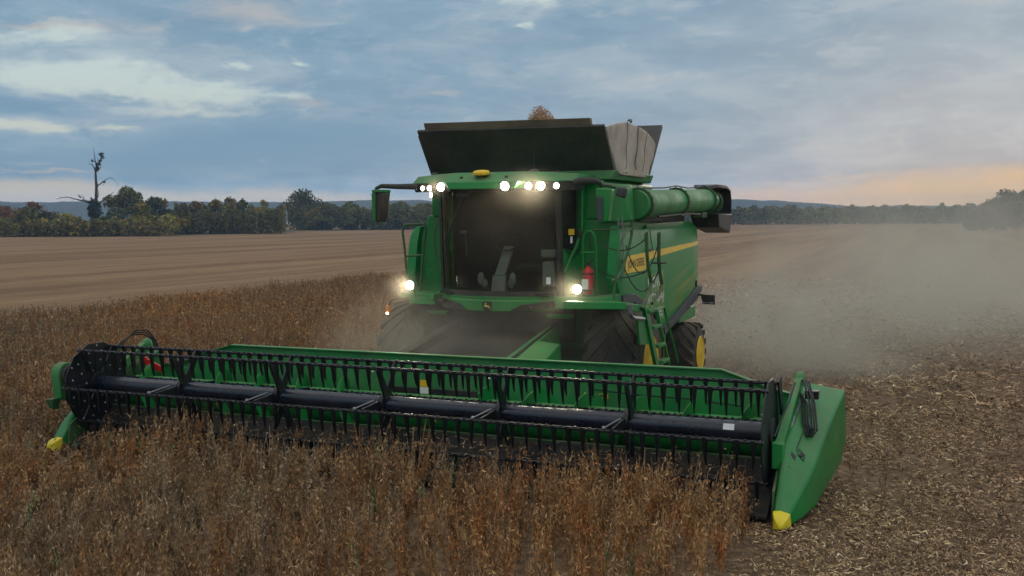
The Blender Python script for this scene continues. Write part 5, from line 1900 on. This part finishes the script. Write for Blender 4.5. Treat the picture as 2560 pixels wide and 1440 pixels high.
wheel('wheel', 1.48, 2.40, 4.80, .98, .98, .47, 18)
wheel('wheel', -1.48, -2.40, 4.80, .98, .98, .47, 18)
wheel('wheel', 1.55, 2.25, 9.40, .58, .66, .35, 16)
wheel('wheel', -1.55, -2.25, 9.40, .58, .66, .35, 16)
b = B()
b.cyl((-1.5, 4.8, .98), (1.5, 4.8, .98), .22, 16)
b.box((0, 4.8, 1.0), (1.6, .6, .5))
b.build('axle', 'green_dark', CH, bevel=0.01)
b = B()
b.cyl((-1.6, 9.4, .6), (1.6, 9.4, .6), .14, 12)
b.build('axle', 'green_dark', CH, bevel=0.01)

# ---------------- feeder house sloping down to the header
b = B()
b.hexa([(-.80, 1.28, .52), (.80, 1.28, .52), (.80, 4.4, 1.25), (-.80, 4.4, 1.25), (-.80, 1.28, 1.12), (.80, 1.28, 1.12), (.80, 4.3, 1.56), (-.80, 4.3, 1.56)])
fh = b.build('feeder_house', 'feeder', CH, bevel=0.02)
for sx in (-1, 1):
    b = B()
    b.hexa([(sx * .84, 1.28, .45), (sx * 1.02, 1.28, .45), (sx * 1.02, 4.1, 1.3), (sx * .84, 4.1, 1.3), (sx * .84, 1.28, 1.20), (sx * 1.02, 1.28, 1.20), (sx * 1.02, 4.1, 1.66), (sx * .84, 4.1, 1.66)])
    b.build('side_guard', 'feeder' if sx < 0 else 'green', fh, bevel=0.012)
    b = B()
    if sx > 0:
        b.hexa([(sx * 1.06, 1.35, .6), (sx * 1.50, 1.35, .6), (sx * 1.50, 2.9, 1.0), (sx * 1.06, 2.9, 1.0), (sx * 1.06, 1.35, 1.22), (sx * 1.50, 1.35, 1.14), (sx * 1.46, 2.9, 1.50), (sx * 1.06, 2.9, 1.54)])
        b.build('drive_cover', 'green', fh, bevel=0.015)
    if sx > 0:
        b = B()
        b.tube([(sx * 1.035, 1.35, 1.27), (sx * 1.035, 3.9, 1.70)], .022, 8)
        b.build('hose', 'hose', fh)
b = B()
for dx_, dz_ in ((-.05, .02), (.03, .02), (0, -.03)):
    b.ball((-.98 + dx_, 1.32, 1.36 + dz_), .012, seg=6)
b.build('bolt', 'bolt', fh)
b = B()
b.box((.12, 1.7, 1.28), (.16, .06, .10))
b.build('reflector', 'amber', fh, bevel=0.01)
# dark underside between cab and axle
b = B()
b.hexa([(-1.1, 4.05, 1.45), (1.1, 4.05, 1.45), (1.1, 4.7, 1.3), (-1.1, 4.7, 1.3), (-1.1, 4.05, 2.05), (1.1, 4.05, 2.05), (1.1, 4.7, 2.05), (-1.1, 4.7, 2.05)])
b.build('underframe', 'black', CH, bevel=0.01)
# rear number plate on its arm
b = B()
b.tube([(1.97, 10.12, 2.02), (1.99, 10.1, 1.88), (2.0, 10.1, 1.80), (2.06, 10.1, 1.765), (2.15, 10.1, 1.76)], .022, 8)
b.box((1.995, 10.1, 2.02), (.04, .04, .11))
pa_ = b.build('plate_arm', 'black', CH)
b = B()
b.prism([(2.10, 10.10, 1.775), (2.405, 10.10, 1.765), (2.405, 10.10, 1.56), (2.13, 10.10, 1.565), (2.13, 10.10, 1.65), (2.11, 10.10, 1.68)], (0, .02, 0))
pl = b.build('warning_board', 'black', pa_, bevel=0.003)
text('lettering', 'SC 1 S-488', 'white', pl, (2.145, 10.095, 1.585), (1, 0, 0), (0, 0, 1), 0.035, .23)
# loading auger tube whose top peeps over the tank front, below the thrown grain
b = B()
b.cyl((-.10, 6.0, 4.1), (-.22, 6.2, 5.32), .10, 16)
b.build('loading_auger', 'green_dusty', tank)
shift(CH, (0, 5.8, 0))

# fire extinguisher hung on the handrail by the cab door
FE = empty('fire_extinguisher')
tag(FE, 'red fire extinguisher hung upright by the cab door handrail', 'extinguisher')
b = B()
b.lathe((1.53, 4.05, 2.20), (0, 0, 1), [(0, .075), (.015, .085), (.06, .088), (.36, .088), (.40, .075), (.43, .035), (.46, .028)], 24)
fb = b.build('cylinder', 'red', FE, smooth=40)
b = B()
b.box((1.505, 3.963, 2.36), (.11, .012, .17))
b.build('label_sticker', 'white', fb, bevel=0.004)
b = B()
for z in (2.25, 2.52):
    b.lathe((1.53, 4.05, z), (0, 0, 1), [(0, .089), (0, .094), (.025, .094), (.025, .089)], 24)
b.build('strap', 'black', fb)
b = B()
b.box((1.53, 4.05, 2.68), (.05, .05, .05))
b.tube([(1.50, 4.03, 2.70), (1.58, 4.03, 2.74), (1.64, 4.03, 2.77)], .010, 6)
b.tube([(1.56, 4.0, 2.68), (1.66, 3.98, 2.66), (1.68, 3.98, 2.5), (1.64, 3.98, 2.3)], .012, 6)
b.build('valve', 'black', FE)
shift(FE, (1.53, 4.05, 2.2))

# grain and chaff thrown up above the loading auger
n = 6500
t = rng.random((n, 1))
a = rng.random((n, 1)) * 6.283
r_ = rng.random((n, 1)) ** 0.6
ctr = np.concatenate([-.12 + np.cos(a) * r_ * .42 + rng.normal(0, .02, (n, 1)), 6.2 + np.sin(a) * r_ * .3, 5.08 + .50 * (1 - r_ ** 1.5) * (0.4 + 0.6 * t) + rng.normal(0, .02, (n, 1))], 1)
ctr[:, 0] += 0.12 * (5.35 - ctr[:, 2])
u = unit(rng.normal(size=(n, 3)))
v = unit(np.cross(u, rng.normal(size=(n, 3))))
s = .011 * (0.6 + rng.random((n, 1)))
V = np.stack([ctr - u * s, ctr + v * s * .55, ctr + u * s, ctr - v * s * .55], 1)
C = np.array((.50, .275, .11)) * (0.6 + .8 * rng.random((n, 1)))
gh = quad_mesh('grain_heap', V, C, 'straw')
tag(gh, 'tan burst of grain and chaff peeping over the open tank', 'grain', kind='stuff')

# chaff flying in the dust behind and round the machine
n = 420
q = rng.random((n, 1)) ** 1.5
ctr = np.concatenate([3.0 + 9.0 * q + rng.normal(0, .8, (n, 1)), 10.5 + 10.0 * q + rng.normal(0, 1.0, (n, 1)), 0.25 + rng.random((n, 1)) ** 1.6 * (1.2 + 2.2 * q)], 1)
n2_ = 160
c2 = np.stack([rng.uniform(-1.6, 2.0, n2_), rng.uniform(1.4, 3.3, n2_), rng.uniform(1.3, 4.1, n2_)], 1)
ctr = np.concatenate([ctr, c2])
n = len(ctr)
u = unit(rng.normal(size=(n, 3)))
v = unit(np.cross(u, rng.normal(size=(n, 3))))
s = np.concatenate([np.full((420, 1), .022), np.full((n2_, 1), .008)]) * (0.5 + rng.random((n, 1)))
V = np.stack([ctr - u * s, ctr + v * s * .4, ctr + u * s, ctr - v * s * .4], 1)
tag(quad_mesh('flying_chaff', V, np.array((.34, .25, .15)) * (0.4 + .9 * rng.random((n, 1))), 'straw'), 'bits of chaff flying in the dust round the machine', 'chaff', kind='stuff')

# ================================================================== AIR: dust and haze
def dust(name, label, lo, hi, col, build):
    b = B()
    c = [(lo[i] + hi[i]) / 2 for i in range(3)]
    b.box(c, [hi[i] - lo[i] for i in range(3)])
    m = bpy.data.materials.new(name)
    m.use_nodes = True
    t = NT(m.node_tree)
    t.n.clear()
    out = t.node('ShaderNodeOutputMaterial')
    v = t.node('ShaderNodeVolumePrincipled')
    v.inputs['Color'].default_value = col + (1,)
    v.inputs['Anisotropy'].default_value = 0.0
    pos = t.node('ShaderNodeNewGeometry').outputs['Position']
    t.put(v.inputs['Density'], build(t, pos))
    t.l.new(v.outputs[0], out.inputs['Volume'])
    m.cycles.volume_step_rate = 0.36
    o = b.build(name, m, smooth=0)
    return tag(o, label, 'dust', kind='stuff')


def blob(t, pos, c, r, lo=0.15):
    q = t.vm('SUBTRACT', pos, c)
    q = t.vm('DIVIDE', q, r)
    return t.ss(t.vm('LENGTH', q), 1.0, lo)


def d_rear(t, pos):
    wob = t.vm('SUBTRACT', t.noise(pos, 0.13, 3, 0.5, col=True), (0.5, 0.5, 0.5))
    q = t.vm('ADD', pos, t.vm('SCALE', wob, scale=5.0))
    n = t.m('ADD', t.m('MULTIPLY', t.noise(q, 0.34, 6, 0.62), 0.75), t.m('MULTIPLY', t.noise(q, 1.1, 4, 0.6), 0.25))
    n_ = t.noise(pos, 0.10, 3, 0.5)
    k = t.m('MULTIPLY', t.ss(n, 0.42, 0.60), t.m('ADD', t.m('MULTIPLY', t.ss(n_, 0.35, 0.65), 0.9), 0.25))
    a = blob(t, q, (6.5, 15.0, 0.8), (8.5, 9.0, 3.2), -0.35)
    b_ = blob(t, q, (8.3, 24.0, 1.2), (10.5, 17.0, 5.2), -0.2)
    c = blob(t, q, (3.4, 11.6, 0.7), (3.0, 3.2, 2.0))
    d = t.m('ADD', t.m('MULTIPLY', a, 0.34), t.m('MULTIPLY', b_, 0.22))
    d = t.m('ADD', t.m('MULTIPLY', d, t.m('ADD', k, 0.12)), t.m('MULTIPLY', t.m('MULTIPLY', c, 0.55), t.m('ADD', k, 0.12)))
    return d


def d_front(t, pos):
    n = t.noise(pos, 0.8, 5, 0.62)
    k = t.ss(n, 0.33, 0.70)
    a = blob(t, pos, (-1.3, 2.9, 1.2), (2.0, 1.7, 1.4))
    b_ = blob(t, pos, (0.5, 2.5, 1.4), (2.6, 1.2, 1.3))
    c = blob(t, pos, (0.6, 2.8, 3.3), (1.5, 0.9, 1.2))
    e = blob(t, pos, (1.65, 3.0, 1.9), (0.9, 0.9, 1.0))
    g1 = t.m('ADD', blob(t, pos, (-1.5, 3.35, 2.3), (0.45, 0.45, 0.45)), blob(t, pos, (1.5, 3.35, 2.25), (0.5, 0.45, 0.5)))
    g2 = t.m('ADD', blob(t, pos, (0.95, 3.1, 3.85), (0.75, 0.55, 0.5)), blob(t, pos, (-.85, 3.2, 3.97), (0.32, 0.4, 0.3)))
    g = t.m('ADD', t.m('MULTIPLY', g1, 0.45), t.m('MULTIPLY', g2, 0.22))  # extra puffs added round the lamps to give them halos
    d = t.m('ADD', t.m('MULTIPLY', a, 0.36), t.m('MULTIPLY', b_, 0.12))
    d = t.m('ADD', d, t.m('ADD', t.m('MULTIPLY', c, 0.045), t.m('MULTIPLY', e, 0.16)))
    d = t.m('ADD', d, g)
    return t.m('MULTIPLY', d, t.m('ADD', t.m('MULTIPLY', k, 1.1), 0.25))


dust('dust', 'broad brown dust plume drifting behind the right rear wheel', (0.3, 4.2, 0.02), (27.5, 45.0, 10.5), (0.80, 0.77, 0.67), d_rear)
dust('dust', 'thin dust swirling over the feeder house and windscreen, with puffs added for lamp halos', (-3.4, 1.3, 0.05), (3.0, 4.4, 4.9), (0.82, 0.74, 0.60), d_front)

b = B()
b.box((0, 730, 16.0), (3600, 2200, 34))
m = bpy.data.materials.new('haze')
m.use_nodes = True
t = NT(m.node_tree)
t.n.clear()
out = t.node('ShaderNodeOutputMaterial')
v = t.node('ShaderNodeVolumePrincipled')
v.inputs['Color'].default_value = (0.42, 0.66, 1.0, 1)
v.inputs['Density'].default_value = 0.00036
v.inputs['Anisotropy'].default_value = 0.2
t.l.new(v.outputs[0], out.inputs['Volume'])
tag(b.build('haze', m, smooth=0), 'thin evening haze over the fields', 'haze', kind='stuff')
